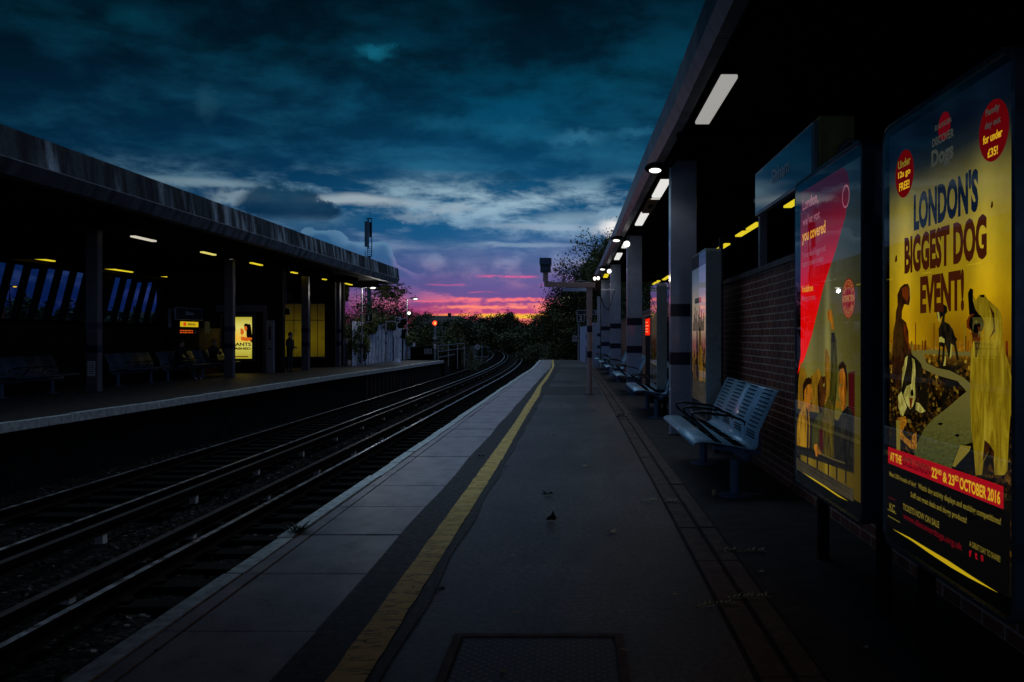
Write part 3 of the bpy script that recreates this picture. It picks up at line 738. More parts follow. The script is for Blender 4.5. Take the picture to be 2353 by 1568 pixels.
# back wall under the right canopy
b = MB(); b.box((6.6, -4, 0), (6.8, 39.4, 3.99), M['soot']); tag(b.build('back_wall'), 'black rear wall deep under the right hand canopy', 'wall')
# ---------------- right columns
def column(x, y, w, h, mat, z1, z2, label, grp, th=.12):
    t = thing('canopy_column', label, 'column', (x, y, 0), grp)
    b = MB(); bw = w/2
    b.box((-bw, -th, 0), (bw, th, h), mat); b.box((-bw-.03, -th-.03, 0), (bw+.03, th+.03, .02), M['iron']); b.build('post', t, bevel=.012)
    for (a, c_) in ((z1, z1+.18), (z2, z2+.18)):
        b = MB(); b.box((-bw-.003, -th-.003, a), (bw+.003, th+.003, c_), M['band']); b.build('band', t)
    return t
rc = [(12.4, 1.55, 'broad grey column with navy bands rising behind the nearest blue bench'), (21.5, 1.46, 'second grey column from the camera, between the red lit screen and the nearest column'),
      (30.0, 1.37, 'third grey column from the camera on the right hand platform'), (38.0, 1.29, 'farthest grey column on the right hand platform, at the canopy end')]
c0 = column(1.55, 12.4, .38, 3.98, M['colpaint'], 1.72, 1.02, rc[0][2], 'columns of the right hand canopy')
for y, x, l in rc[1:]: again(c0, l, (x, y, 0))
# ---------------- left columns
lc = [(21.9, -12.45, 'leftmost dark column on the far platform, with a small white notice'), (30.1, -12.3, 'dark banded column just left of the lit yellow poster'),
      (36.8, -11.75, 'banded column in front of the glowing yellow wall panels'), (40.6, -11.45, 'far platform column beside the orange panel')]
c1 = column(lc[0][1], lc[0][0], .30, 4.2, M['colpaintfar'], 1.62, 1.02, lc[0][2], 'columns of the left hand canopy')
nb = MB(); nb.box((-.10, -.128, .42), (.10, -.124, .80), M['signwhite'])
for i in range(6): nb.box((-.07, -.131, .48+i*.05), (.07, -.128, .495+i*.05), M['signblack'])
n_ = nb.build('notice', c1); first = True
for y, x, l in lc[1:]:
    c2 = again(c1, l, (x, y, 0))
    for ch in list(c2.children):
        if ch.name.startswith('notice'): bpy.data.objects.remove(ch)
# ---------------- brick wall on the right
t = thing('brick_wall', 'low dark brick wall with pale mortar behind the benches on the right', 'wall', (2.0, 0, 0))
b = MB(); b.box((0, 2.0, 0), (.215, 39, 2.12), M['brick']); b.build('brickwork', t)
b = MB(); b.box((-.03, 2.0, 2.122), (.245, 39, 2.18), M['coping']); b.build('coping', t)
# pillar with pipe behind the name sign
t = thing('wall_pillar', 'pillar tinted like yellow lamplight with a curved grey pipe behind the name sign', 'pillar', (1.93, 6.34, 0))
b = MB(); b.box((-.145, -.10, 2.185), (.115, .14, 3.05), M['olive']); b.build('pillar_body', t, bevel=.006)
b = MB(); b.tube([(-.02, -.16, 2.2), (-.02, -.16, 2.72), (0, -.16, 2.80), (.05, -.16, 2.85), (.12, -.15, 2.84), (.16, -.14, 2.76), (.16, -.14, 2.3)], .026, M['pipe'], 12); b.build('pipe', t, smooth=True)
# name sign, right platform
def name_sign(label, x, y0, y1, z0, z1, facing, posts):
    t = thing('station_name_sign', label, 'sign', (x, y0, z0), 'station name signs')
    w = y1-y0; h = z1-z0; s = facing
    b = MB(); b.box((0, 0, 0), (-s*.05, w, h), M['signrim']); b.build('frame', t, bevel=.006)
    b = MB(); b.box((s*.0, .025, .025), (s*.004, w-.025, h-.025), M['navy']); b.build('panel', t)
    b = MB()
    if s < 0: fn = lambda u, v: (-.0065, w*.635-u*w*.30, h*.42+v*h*.30)
    else: fn = lambda u, v: (.0065, w*.35+u*w*.30, h*.42+v*h*.30)
    put_text(b, 'Eltham', M['letter'], fn, .008); b.build('lettering', t)
    b = MB()
    for py in posts:
        zb = 2.18 if s < 0 else 1.76
        b = MB(); b.box((-s*.26, py-y0-.04, zb-z0), (-s*.34, py-y0+.04, h*.9), M['postgrey']); b.build('post', t)
    b = MB(); b.box((-s*.051, .1, h*.7), (-s*.26, .2, h*.8), M['postgrey']); b.box((-s*.2, .2, h*.7), (-s*.26, posts[0]-y0, h*.8), M['postgrey']); b.build('bracket', t)
    return t
name_sign('navy station name sign with white lettering above the brick wall on the right', 1.75, 6.28, 8.32, 2.60, 3.02, -1, [9.35, 6.9])
name_sign('dark station name sign above the vending machine on the far left platform', -13.7, 29.0, 31.1, 2.02, 2.45, 1, [29.2, 30.9])
# ---------------- left side walls, leaning glazing, kiosk
t = thing('brick_wall', 'brick wall, coloured as in deep shade, under the slanted windows of the left hand platform', 'wall', (-19.7, 0, 0))
b = MB(); b.box((-.3, 4, 0), (0, 41.2, 2.0), M['brickshade']); b.box((-.32, 4, 2.002), (.03, 41.2, 2.07), M['soot']); b.build('brickwork', t)
t = thing('brick_wall', 'chest high brick wall behind the seats of the left hand platform', 'wall', (-14.2, 0, 0))
b = MB(); b.box((-.2, 10, 0), (0, 33.9, 1.70), M['brickshade']); b.box((-.22, 10, 1.702), (.02, 33.9, 1.76), M['soot']); b.build('brickwork', t)
t = thing('slanted_glazing', 'row of leaning window panes under the left hand canopy', 'windows', (-19.7, 0, 2.07))
H = 1.95; LEAN = .52
mb_ = MB(); gl = MB(); y = 18.0
while y < 41.0:
    mb_.bar((0.02, y, 0), (LEAN, y, H), .23, .12, M['soot'], up=(0,1,0)); y += .90
mb_.bar((LEAN+.02, 17.8, H), (LEAN+.02, 41.2, H), .14, .14, M['soot']); mb_.build('mullions', t)
gl.poly([(0, 17.9, 0.01), (0, 41.1, 0.01), (LEAN, 41.1, H), (LEAN, 17.9, H)], M['winglass']); gl.build('pane', t)
b = MB(); b.box((-.2, 4, H-.02), (.9, 41.2, 2.2), M['soot']); b.build('header', t)
b = MB(); b.bar((.1, 34.1, 0), (.55, 34.1, H), .95, .16, M['soot'], up=(0,1,0)); b.build('blank_panel', t)
# kiosk block
t = thing('platform_kiosk', 'dark platform building with a white lintel and a yellow wall imitated by glowing panels', 'building', (-14.4, 34, 0))
b = MB(); b.box((-2.0, 0, 0), (2.62, .3, 4.2), M['soot']); b.box((-2.0, .3, 0), (-1.6, 5.6, 4.2), M['soot']); b.box((-5.2, 5.6, 0), (.5, 6.0, 4.2), M['soot']); b.box((.501, 6.03, 0), (3.0, 6.25, 4.2), M['soot']); b.build('wall', t)
b = MB(); b.box((.0, -.12, 2.42), (2.0, -.004, 2.70), M['colpaintfar']); b.box((1.88, -.12, 0), (2.02, 0, 2.42), M['colpaintfar']); b.build('door_frame', t)
for (x0, x1) in ((.54, 1.62), (1.86, 2.52)):  # framed glowing panels standing in for a yellow wall under lamps
    b = MB(); b.box((x0, 5.99, .5), (x1, 6.015, 2.98), M['wallglow']); w_ = b.build('window', t)
    b = MB(); b.box(((x0+x1)/2-.012, 5.98, .5), ((x0+x1)/2+.012, 5.989, 2.98), M['soot']); b.box((x0, 5.98, 2.2), (x1, 5.989, 2.23), M['soot']); b.build('frame', w_)
    b = MB(); b.box((x0-.03, 5.96, .44), (x1+.03, 5.985, .50), M['colpaintfar']); b.box((x0-.03, 5.96, 2.98), (x1+.03, 5.985, 3.04), M['colpaintfar']); b.build('sill', w_)
    if x0 < 1: b = MB(); b.box((x0+.02, 5.93, 3.15), (x0+.5, 5.985, 3.5), M['colpaintfar']); b.build('vent', w_)
# help point totem
t = thing('help_point', 'slim pale blue help point totem beside the kiosk doorway', 'help point', (-12.12, 33.6, 0))
b = MB(); b.box((-.15, -.08, 0), (.15, .08, 2.08), M['postgrey']); b.build('body', t, bevel=.02)
b = MB(); b.box((-.05, -.085, 1.3), (.05, -.081, 1.85), M['signblack']); b.box((-.06, -.085, .93), (.06, -.081, 1.0), M['signblack']); b.build('panel', t)
b = MB(); b.ball((0, -.085, 1.12), .03, M['galv']); b.ball((0, -.085, 1.2), .02, M['galv']); b.build('button', t)
t = thing('hanging_sign', 'small black sign hanging in front of the glowing yellow wall panels', 'sign', (-11.95, 35.2, 2.35))
b = MB(); b.box((-.95, -.03, 0), (.05, .03, .24), M['signblack']); b.build('panel', t); b = MB(); b.box((-.95, -.035, .24), (.05, .035, .26), M['galv']); b.tube([(-.8, 0, .26), (-.8, 0, 1.8)], .012, M['galv']); b.tube([(-.1, 0, .26), (-.1, 0, 1.8)], .012, M['galv']); b.build('hanger', t)
b = MB(); b.box((-11.82, 40.1, 0), (-11.62, 40.2, 1.35), M['orange']); tag(b.build('orange_board', bevel=.01), 'narrow upright orange panel beside the last left column', 'panel')
# corner pier at the end of the left platform building
t = thing('end_pier', 'dark pier holding the far end of the left canopy', 'pier', (-11.85, 42.6, 0))
b = MB(); b.box((-.35, -.2, 0), (.18, .2, 4.2), M['soot']); b.build('post', t); b = MB(); b.box((.19, -.2, 0), (.30, .2, 1.35), M['colpaint']); b.build('side_panel', t)
for z in (1.62, 1.02): b = MB(); b.box((-.353, -.203, z), (.183, .203, z+.18), M['band']); b.build('band', t)
# beam end details on right column D
b = thing('canopy_end_post', 'short grey post with navy bands beside the farthest right column', 'post', (1.02, 39.2, 0))
p = MB(); p.box((-.07, -.08, 0), (.07, .08, 3.3), M['colpaint']); p.build('post_shaft', b, bevel=.01)
for z in (1.45, .9): p = MB(); p.box((-.075, -.085, z), (.075, .085, z+.14), M['band']); p.build('band', b)
b = thing('boundary_board', 'tall pale blue panel standing at the far end of the right platform', 'panel', (.91, 40.3, 0))
p = MB(); p.box((-.15, -.03, 0), (.17, .03, 2.1), M['whiteboard']); p.build('board', b, bevel=.01); p = MB(); p.box((-.175, -.05, 0), (-.152, .05, 2.12), M['signwhite']); p.build('edge_trim', b)

# ================================================================== luminaires
def strip(label, x, y0, L, z, w, mat, grp, gap=None):
    t = thing('strip_light', label, 'light', (x, y0, z), grp)
    b = MB(); b.box((-w/2-.02, -.03, .045), (w/2+.02, L+.03, .10), M['soffit']); b.build('housing', t)
    b = MB(); b.box((-w/2, 0, 0), (w/2, L, .044), mat); b.build('diffuser', t, bevel=.012)
    b = MB(); b.box((-.01, L*.2, .10), (.01, L*.2+.02, .2), M['soffit']); b.box((-.01, L*.8, .10), (.01, L*.8+.02, .2), M['soffit']); b.build('bracket', t)
    return t
GL = 'lit strip lights under the left hand canopy'
s0 = strip('brightest pale white strip light under the left canopy, nearest the camera', -11.9, 22.75, 2.0, 4.10, .15, M['tubewhite'], GL)
strip('white strip light just before the cable bracket under the left canopy', -11.9, 26.95, .95, 4.1, .13, M['tubepale'], GL)
strip('white strip light under the left canopy just beyond the cable bracket', -11.9, 28.1, 1.15, 4.1, .14, M['tubewhite'], GL)
sy = strip('yellow strip light in the front row above the dark banded column', -11.85, 30.9, 2.0, 4.1, .13, M['tubeyellow'], GL)
for (y, x, l) in ((35.3, -11.85, 'yellow strip light in the front row above the help point'), (39.5, -11.8, 'yellow strip light in the front row above the glowing yellow wall panels'), (43.0-.3, -11.65, 'last yellow strip light of the front row near the canopy end'),
                  (28.2, -18.6, 'leftmost yellow strip light over the slanted windows'), (33.3, -18.5, 'yellow strip light right of the leftmost dark column, over the slanted windows'), (36.7, -18.35, 'third yellow strip light over the slanted windows')):
    again(sy, l, (x, y, 4.1))
strip('pale strip light at the back above the dark name sign on the left platform', -18.2, 41.0-1.1, 2.0, 4.1, .13, M['tubepale'], GL)
GR = 'lit strip lights under the right hand canopy'
strip('largest strip light, grey white, nearest the camera under the right canopy', 1.465, 8.14, 1.76, 3.9, .165, M['tubegrey'], GR)
strip('white strip light just left of the nearest right column, before the amber fitting', 1.42, 13.55, 1.75, 3.9, .165, M['tubecold'], GR)
strip('white strip light just past the amber fitting under the right canopy', 1.38, 17.1, 1.8, 3.9, .165, M['tubecold'], GR)
strip('small white strip light beyond the second right column', 1.29, 25.4, 1.9, 3.9, .17, M['tubecold'], GR)
strip('tiny yellow strip light near the far end of the right canopy', 1.20, 33.8, 1.7, 3.9, .18, M['tubeyellow'], GR)
strip('white strip light partly hidden by the second right column', 1.33, 22.4, 1.3, 3.9, .16, M['tubecold'], GR)
b = MB(); b.box((1.31, 15.36, 3.9), (1.49, 17.0, 3.97), M['orange']); b.box((1.36, 15.9, 3.893), (1.44, 16.3, 3.899), M['soot'])
o = b.build('light_fitting'); tag(o, 'unlit amber light fitting between two white strip lights', 'light fitting'); o.data.materials[0] = material('amber_fitting', (.30,.15,.02), .5)
sb = strip('yellow strip light over the brick wall between the name sign post and the ad panel', 4.0, 18.6, 2.4, 3.9, .16, M['tubeyellow'], GR)
for (y, x, l) in ((13.9, 4.05, 'yellow strip light partly hidden under the name sign'), (22.8, 4.05, 'yellow strip light just above the pale topped ad panel on the right'), (39.2-1.5, 3.65, 'farthest yellow strip light above the ad panel reflecting the sunset'), (34.6, 3.8, 'dim yellow strip light beside the nearest right column, far back')):
    again(sb, l, (x, y, 3.9))
# oval floodlights on the right canopy edge
def flood(label, loc):
    t = thing('oval_floodlight', label, 'lamp', loc, 'oval lamps on the right canopy edge')
    b = MB(); b.ball((0, 0, .03), (.17, .26, .075), M['blackmatt'], 16, 8); b.build('housing', t, smooth=True)
    b = MB(); b.ball((-.03, -.12, -.028), (.085, .10, .03), M['headlamp'], 16, 8); b.build('lens', t, smooth=True)
    b = MB(); b.tube([(.1, .05, .05), (.22, .08, .08), (.25, .08, .15)], .02, M['blackmatt']); b.build('bracket', t)
    lamp_light(t, (-.06, -.2, -.15), 2.2, (1, .93, .85), .08, 150)
    return t
f0 = flood('oval black floodlight on the canopy edge beside the nearest right column', (1.13, 12.0, 3.78))
for (x, y, l) in ((1.0, 20.8, 'oval floodlight on the canopy edge beside the second right column'), (.93, 29.6, 'oval floodlight beside the third right column'), (.87, 38.1, 'farthest oval floodlight above the camera gantry post')):
    again(f0, l, (x, y, 3.80))
def globe(label, loc):
    t = thing('round_lamp', label, 'lamp', loc, 'small round lamps beside the right columns')
    b = MB(); b.ball((0, 0, 0), .075, M['headlamp'], 12, 8); b.build('globe', t, smooth=True); b = MB(); b.tube([(0, 0, .06), (.05, .02, .18)], .02, M['black']); b.build('stem', t)
    return t
g0 = globe('small round lamp by the second right column', (1.22, 20.6, 3.68))
again(g0, 'small round lamp by the third right column', (1.13, 29.4, 3.7)); again(g0, 'farthest small round lamp by the last right column', (1.0, 37.6, 3.6))

# unseen deck added above and behind the viewpoint to shade the near platform
t = thing('shade_deck', 'unseen deck added overhead to shade the near platform, just out of the picture', 'shade_deck', (0, 0, 0))
b = MB(); b.box((-24, -9, 5.3), (9, 8.4, 5.55), M['darkconc'])
for y in (-8.7, -5.0, -1.3, 3.3, 8.0): b.box((-24, y-.12, 5.12), (9, y+.12, 5.3), M['soot'])
b.build('deck', t)
for y in (-9, 8.3): b = MB(); b.box((-24, y, 5.552), (9, y+.1, 6.7), M['fascia']); b.build('parapet', t)
for x in (-22.5, 7.6):
    for y in (-7.5, 4.5): b = MB(); b.box((x-.25, y-.25, 0), (x+.25, y+.25, 5.12), M['postgrey']); b.build('pier', t)
# ================================================================== benches
def bench(label, loc, n=4):
    t = thing('platform_bench', label, 'bench', loc, 'blue steel benches on the right platform' if loc[0] > 0 else 'steel benches on the left platform')
    s = 1 if loc[0] > 0 else -1
    L = .64*n
    prof = [(1.045,.440),(1.03,.462),(1.045,.482),(1.09,.492),(1.19,.489),(1.38,.458),(1.53,.425),(1.575,.425),(1.60,.45),(1.605,.50),(1.612,.58),(1.70,.77),(1.775,.928),(1.79,.945)]
    P = [(s*(x-1.42), z) for x, z in prof]
    b = MB(); th = .008
    b.v += [(x, 0, z) for x, z in P]+[(x, L, z) for x, z in P]
    n_ = len(P)
    for j in range(n_-1): b.f.append((j, j+1, n_+j+1, n_+j)); b.mi.append(b.mid(M['benchblue']))
    seatmb = b
    # slots pressed into seat and back, as dark recesses lying just on the sheet
    sl = b; b = MB()
    def strip_on(mb, p, q, y0, y1, off):
        p, q = Vector((p[0], 0, p[1])), Vector((q[0], 0, q[1])); d = q-p; nrm = Vector((-d.z, 0, d.x)).normalized()*(1 if s > 0 else -1)
        if (nrm.x*s) > 0 and abs(nrm.x) > .3: nrm = -nrm
        if nrm.z < 0 and abs(nrm.z) > .7: nrm = -nrm
        p = p+nrm*(off+.002); q = q+nrm*(off+.002)
        mb.poly([(p.x, y0, p.z), (p.x, y1, p.z), (q.x, y1, q.z), (q.x, y0, q.z)], M['slot'])
    def lerp(a, c, u): return (a[0]+(c[0]-a[0])*u, a[1]+(c[1]-a[1])*u)
    for k in range(n):
        y0 = k*.64+.14; y1 = (k+1)*.64-.14
        for i in range(10):
            u = .06+i*.105; lo, hi = P[10], P[12]
            strip_on(sl, lerp(lo, hi, u-.012), lerp(lo, hi, u+.012), y0, y1, .005)
        for i in range(3): u = .1+i*.32; strip_on(sl, lerp(P[9], P[10], u-.05), lerp(P[9], P[10], u+.05), y0, y1, .005)
        for j in range(18):
            yy = k*.64+.06+j*.0305
            strip_on(sl, lerp(P[4], P[6], .12), lerp(P[4], P[5], .55), yy, yy+.009, .006); strip_on(sl, lerp(P[5], P[6], .1), lerp(P[5], P[6], .85), yy, yy+.009, .006)
    so = seatmb.build('seat', t); so.data.polygons.foreach_set('use_smooth', [i < n_ for i in range(len(so.data.polygons))]); m = so.modifiers.new('thick', 'SOLIDIFY'); m.thickness = .006; m.offset = 0
    for (yy, u) in [(.16+.64*k, .97) for k in range(n)]: b.ball((P[12][0]-s*.012, yy, P[12][1]-.05), .008, M['slot'], 8, 4)
    b.build('screws', so)
    for k in range(1, n):
        y = k*.64; b = MB()
        pts = [(-.10, .455), (-.15, .50), (-.255, .595), (-.305, .645), (-.315, .675), (-.29, .695), (-.20, .693), (-.03, .672), (.05, .665), (.16, .625), (.20, .60), (.205, .56)]
        b.tube([(s*x, y, z) for x, z in pts], .0125, M['black'], 10); b.ball((-.10*s, y, .462), (.022, .022, .012), M['black']); b.ball((.2*s, y, .58), .02, M['black']); b.build('armrest', t, smooth=True)
    b = MB(); b.tube([(.085*s, .0, .362), (.085*s, L, .362)], .05, M['benchleg'], 18); b.build('beam', t, smooth=True)
    for y in (.10, L-.55 if n > 2 else L-.2):
        b = MB(); b.tube([(0, y, .012), (0, y, .33)], .045, M['benchleg'], 18); b.tube([(0, y, 0), (0, y, .014)], [.15, .15], M['benchleg'], 24); b.tube([(0, y, .014), (0, y, .02)], [.15, .05], M['benchleg'], 24); b.bar((-.2*s, y, .43), (.16*s, y, .395), .05, .03, M['benchleg']); b.build('leg', t)
        for o in t.children:
            pass
    for o in so.children: pass
    for y in (.01, L-.01): b = MB(); b.bar((.20*s, y, .40), (.20*s, y, .56), .035, .012, M['benchleg']); b.bar((.08*s, y, .40), (.21*s, y, .40), .012, .04, M['benchleg']); b.build('bracket', t)
    return t
BS = [M['benchblue']]
b1 = bench('nearest blue slatted steel bench with three black armrests by the large ad panels', (1.42, 7.5, 0))
bs = [(14.8, 1.40, 'second bench from the camera, its back glowing pink behind the broad column'), (20.6, 1.36, 'third blue bench from the camera on the right platform'),
      (26.6, 1.31, 'fourth blue bench from the camera on the right platform'), (31.9, 1.26, 'fifth blue bench from the camera, small beside the row of columns'), (36.2, 1.20, 'farthest bench of the right platform by the pale blue panel')]
for y, x, l in bs: again(b1, l, (x, y, 0))
M['benchblue'] = material('shaded_bench_steel', (.035,.07,.11), .5, metal=.2, var=.15, scale=5)  # bench blue repainted darker, as if shaded by the left canopy
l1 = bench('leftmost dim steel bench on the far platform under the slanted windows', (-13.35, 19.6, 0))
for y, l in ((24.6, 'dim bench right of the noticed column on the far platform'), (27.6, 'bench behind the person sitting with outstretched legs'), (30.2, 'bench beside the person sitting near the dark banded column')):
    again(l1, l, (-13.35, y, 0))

# ================================================================== advertising panels
XP = 1.4385
def crop(x, y, x0, y0, s):                                      # photograph pixels -> vanishing-point units used for the flat art
    return ((x0+x/s)/1.0625, (y0+y/s)/1.0625)
def onP(px, py):                                                # -> (Y, Z) on the poster plane
    Y = F*XP/(px-VX); return Y, E+(VY-py)*Y/F
def rrect(y0, y1, z0, z1, r, n=6):
    pts = []
    for (cy, cz, a0) in ((y1-r, z1-r, 0), (y0+r, z1-r, 90), (y0+r, z0+r, 180), (y1-r, z0+r, 270)):
        for i in range(n+1):
            a = math.radians(a0+90*i/n); pts.append((cy+r*math.cos(a), cz+r*math.sin(a)))
    return pts
def ad_panel(label, Y0, Y1, z0, z1, mat, X=XP, depth=.15, border=.055, foot=True):
    """a free-standing lit advertising case; Y0<Y1"""
    t = thing('advertising_panel', label, 'advert', (X, Y0, 0), 'lit advertising panels on the right platform')
    L = lambda pts, x: [(x-X, y-Y0, z) for y, z in pts]
    out = rrect(Y0, Y1, z0, z1, .07)
    b = MB(); n = len(out)
    rings = [(.0, .0), (-.012, .012), (-.012, .028)]
    # body
    A = L(out, X+.02); B = L(out, X+.02+depth); i = len(b.v); b.v += A+B
    for j in range(n): b.f.append((i+j, i+(j+1)%n, i+n+(j+1)%n, i+n+j)); b.mi.append(b.mid(mat))
    b.poly(B, mat); b.build('case', t, smooth=False)
    b = MB()                                                    # bright rim standing forward, and a shadow groove behind it
    o1 = L(rrect(Y0-.004, Y1+.004, z0-.004, z1+.004, .074), X-.012); o2 = L(rrect(Y0-.004, Y1+.004, z0-.004, z1+.004, .074), X+.045); i1 = L(rrect(Y0+.012, Y1-.012, z0+.012, z1-.012, .06), X-.016); i2 = L(rrect(Y0+.02, Y1-.02, z0+.02, z1-.02, .055), X-.002)
    for P, Q in ((o2, o1), (o1, i1), (i1, i2)):
        i = len(b.v); b.v += P+Q
        for j in range(n): b.f.append((i+j, i+(j+1)%n, i+n+(j+1)%n, i+n+j)); b.mi.append(b.mid(mat))
    b.build('rim', t, smooth=True)
    b = MB(); b.poly(L(rrect(Y0+.016, Y1-.016, z0+.016, z1-.016, .056), X-.001), M['blackmatt']); b.build('mask', t)
    b = MB(); b.poly(L(rrect(Y0+.018, Y1-.018, z0+.018, z1-.018, .056), X-.0135)[::-1], M['glass']); g = b.build('glass', t)
    b = MB(); b.box((.06, .12, z1-.9), (.06+.0, .12, z1), M['postgrey'])
    for yy in (.12, Y1-Y0-.12): b = MB(); b.bar((.14, yy, z0+.05), (.14, yy, 0), .06, .06, M['blackmatt'], up=(1,0,0)); b.build('leg', t)
    return t
def gz(c, top=.12, mid=1.0, zlo=1.3, zhi=2.25, tube=None):      # a backlit print, its glow painted dimmer towards the top like lens vignetting
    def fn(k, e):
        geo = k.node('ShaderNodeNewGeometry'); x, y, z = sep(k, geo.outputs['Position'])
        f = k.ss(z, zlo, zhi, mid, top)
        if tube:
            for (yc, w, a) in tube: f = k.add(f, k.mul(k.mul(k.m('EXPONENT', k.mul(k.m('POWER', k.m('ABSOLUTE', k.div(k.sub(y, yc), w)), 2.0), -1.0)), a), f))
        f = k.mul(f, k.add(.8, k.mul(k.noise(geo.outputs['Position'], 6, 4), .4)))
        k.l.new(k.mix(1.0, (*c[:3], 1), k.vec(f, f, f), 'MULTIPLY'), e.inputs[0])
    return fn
class Art:
    def __init__(s, t): s.b = MB(); s.t = t; s.k = 0
    def layer(s): s.k += 1
    def P(s, px, py): Y, z = onP(px, py); return (XP-.002-s.k*.00011-s.t.location.x, Y-s.t.location.y, z)
    def poly(s, pts, m): s.layer(); s.b.poly([s.P(*p) for p in pts], m)
    def disc(s, Y, z, r, m, n=28, ri=0):
        s.layer(); x = XP-.002-s.k*.00011-s.t.location.x
        pt = lambda a, rr: (x, Y+rr*math.cos(a)-s.t.location.y, z+rr*math.sin(a))
        if not ri: s.b.poly([pt(2*math.pi*i/n, r) for i in range(n)], m)
        else:
            for i in range(n): a, c = 2*math.pi*i/n, 2*math.pi*(i+1)/n; s.b.poly([pt(a, ri), pt(a, r), pt(c, r), pt(c, ri)], m)
    def text(s, txt, xl, xr, yt, yb, m, bold=0.0, slant=0.0):    # photograph extents: left, right, top and bottom at the left end
        s.layer(); Yl, zt = onP(xl, yt); _, zb = onP(xl, yb); Yr, _ = onP(xr, yt)
        x = XP-.002-s.k*.00011-s.t.location.x
        put_text(s.b, txt, m, lambda u, v: (x, Yl+(Yr-Yl)*u-s.t.location.y, zb+(zt-zb)*v+slant*u), bold)
    def build(s, name='poster'): return s.b.build(name, s.t)
# ---- nearest panel: dog show poster
t = ad_panel('largest advertising panel at the right edge, golden poster reading LONDON\'S BIGGEST DOG EVENT', 2.765, 3.95, .47, 2.385, M['frame'])
C3 = lambda x, y: crop(x, y, 2100, 100, 2.6125); C4 = lambda x, y: crop(x, y, 2100, 650, 3.135); C5 = lambda x, y: crop(x, y, 2100, 1050, 3.135)
TB = [(3.72, .10, .45), (2.98, .10, .45)]
def f_goldsky(k, e):
    geo = k.node('ShaderNodeNewGeometry'); x, y, z = sep(k, geo.outputs['Position'])
    c = k.ramp(k.m('MULTIPLY_ADD', z, .45, 0.04), [(.68, lin(156,108,6)), (.75, lin(190,150,12)), (.84, lin(176,150,30)), (.92, lin(140,126,44)), (1.0, lin(60,62,40)), (1.08/1.08, lin(52,54,36))])
    c = k.mix(k.ss(z, 1.95, 2.25), c, lin(6,12,24))  # top of the print painted dark, imitating lens falloff and reflection
    f = .58
    for (yc, w, a) in TB: f = k.add(f, k.mul(k.m('EXPONENT', k.mul(k.m('POWER', k.m('ABSOLUTE', k.div(k.sub(y, yc), w)), 2.0), -1.0)), a))
    f = k.mul(f, k.m('MULTIPLY_ADD', k.noise(geo.outputs['Position'], 7, 5, .6), .6, .7))
    sun = k.m('SQRT', k.add(k.m('POWER', k.m('ABSOLUTE', k.sub(y, 3.62)), 2.0), k.m('POWER', k.m('ABSOLUTE', k.sub(z, 1.40)), 2.0)))
    c = k.mix(k.mul(k.ss(sun, .0, .22, 1, 0), .75), c, lin(214,166,10))
    k.l.new(k.mix(1.0, c, k.vec(f, f, f), 'MULTIPLY'), e.inputs[0])
def f_city(k, e):
    geo = k.node('ShaderNodeNewGeometry'); x, y, z = sep(k, geo.outputs['Position'])
    v = k.node('ShaderNodeTexVoronoi'); k.l.new(k.vec(k.mul(y, 1.0), k.mul(z, 1.6), 0), v.inputs['Vector']); v.inputs['Scale'].default_value = 46
    r = k.node('ShaderNodeSeparateColor'); k.l.new(v.outputs['Color'], r.inputs[0])
    c = k.ramp(r.outputs[0], [(0, lin(6,6,6)), (.45, lin(30,20,6)), (.7, lin(78,50,8)), (.88, lin(140,98,16)), (1, lin(180,150,50))])
    c = k.mix(k.ss(z, 1.38, 1.18), c, k.mix(1.0, c, lin(150,146,140), 'MULTIPLY')); c = k.mix(k.ss(k.noise(geo.outputs['Position'], 9, 4), .45, .62), c, lin(16,12,6))
    c = k.mix(k.ss(z, 1.30, 1.42), c, lin(140,96,10))
    k.l.new(c, e.inputs[0])
def f_river(k, e):
    geo = k.node('ShaderNodeNewGeometry'); x, y, z = sep(k, geo.outputs['Position'])
    w = k.noise(k.vec(k.mul(y, 30), k.mul(k.add(z, k.mul(y, .3)), 90), 0), 1.0, 3, .6)
    k.l.new(k.mix(k.ss(z, .9, 1.3), k.ramp(w, [(.35, lin(44,48,18)), (.65, lin(70,74,30))]), lin(96,88,40)), e.inputs[0])
def f_fur(k, e):
    geo = k.node('ShaderNodeNewGeometry'); x, y, z = sep(k, geo.outputs['Position'])
    w = k.noise(k.vec(k.mul(y, 34), k.mul(z, 6), 0), 1.0, 5, .65, .6)
    c = k.ramp(w, [(.28, lin(84,66,6)), (.45, lin(112,92,10)), (.6, lin(136,116,20)), (.75, lin(158,140,44))])
    c = k.mix(k.mul(k.ss(z, 1.05, .75), k.ss(k.noise(k.vec(k.mul(y, 20), k.mul(z, 4), 3), 1.0, 3), .42, .55)), c, lin(50,26,4))
    k.l.new(c, e.inputs[0])
P_ = {}
P_['gold'] = glow('print_gold_sky', (1,1,1), 1, f_goldsky); P_['city'] = glow('print_city', (1,1,1), 1, f_city); P_['river'] = glow('print_river', (1,1,1), 1, f_river); P_['fur'] = glow('print_fur', (1,1,1), 1, f_fur)
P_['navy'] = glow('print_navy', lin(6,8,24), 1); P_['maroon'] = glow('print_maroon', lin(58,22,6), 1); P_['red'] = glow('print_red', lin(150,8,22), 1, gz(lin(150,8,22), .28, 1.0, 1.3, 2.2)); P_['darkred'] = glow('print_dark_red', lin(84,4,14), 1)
P_['black'] = glow('print_black', lin(5,4,4), 1); P_['darkbrown'] = glow('print_dark_brown', lin(24,12,4), 1); P_['rust'] = glow('print_rust', lin(84,28,4), 1); P_['goldtext'] = glow('print_gold_text', lin(206,158,30), 1)
P_['dimtext'] = glow('print_dim_gold_text', lin(112,98,30), 1); P_['cream'] = glow('print_cream', lin(150,140,60), 1); P_['greytext'] = glow('print_grey_text', lin(52,56,52), 1); P_['orange'] = glow('print_orange', lin(150,84,16), 1)
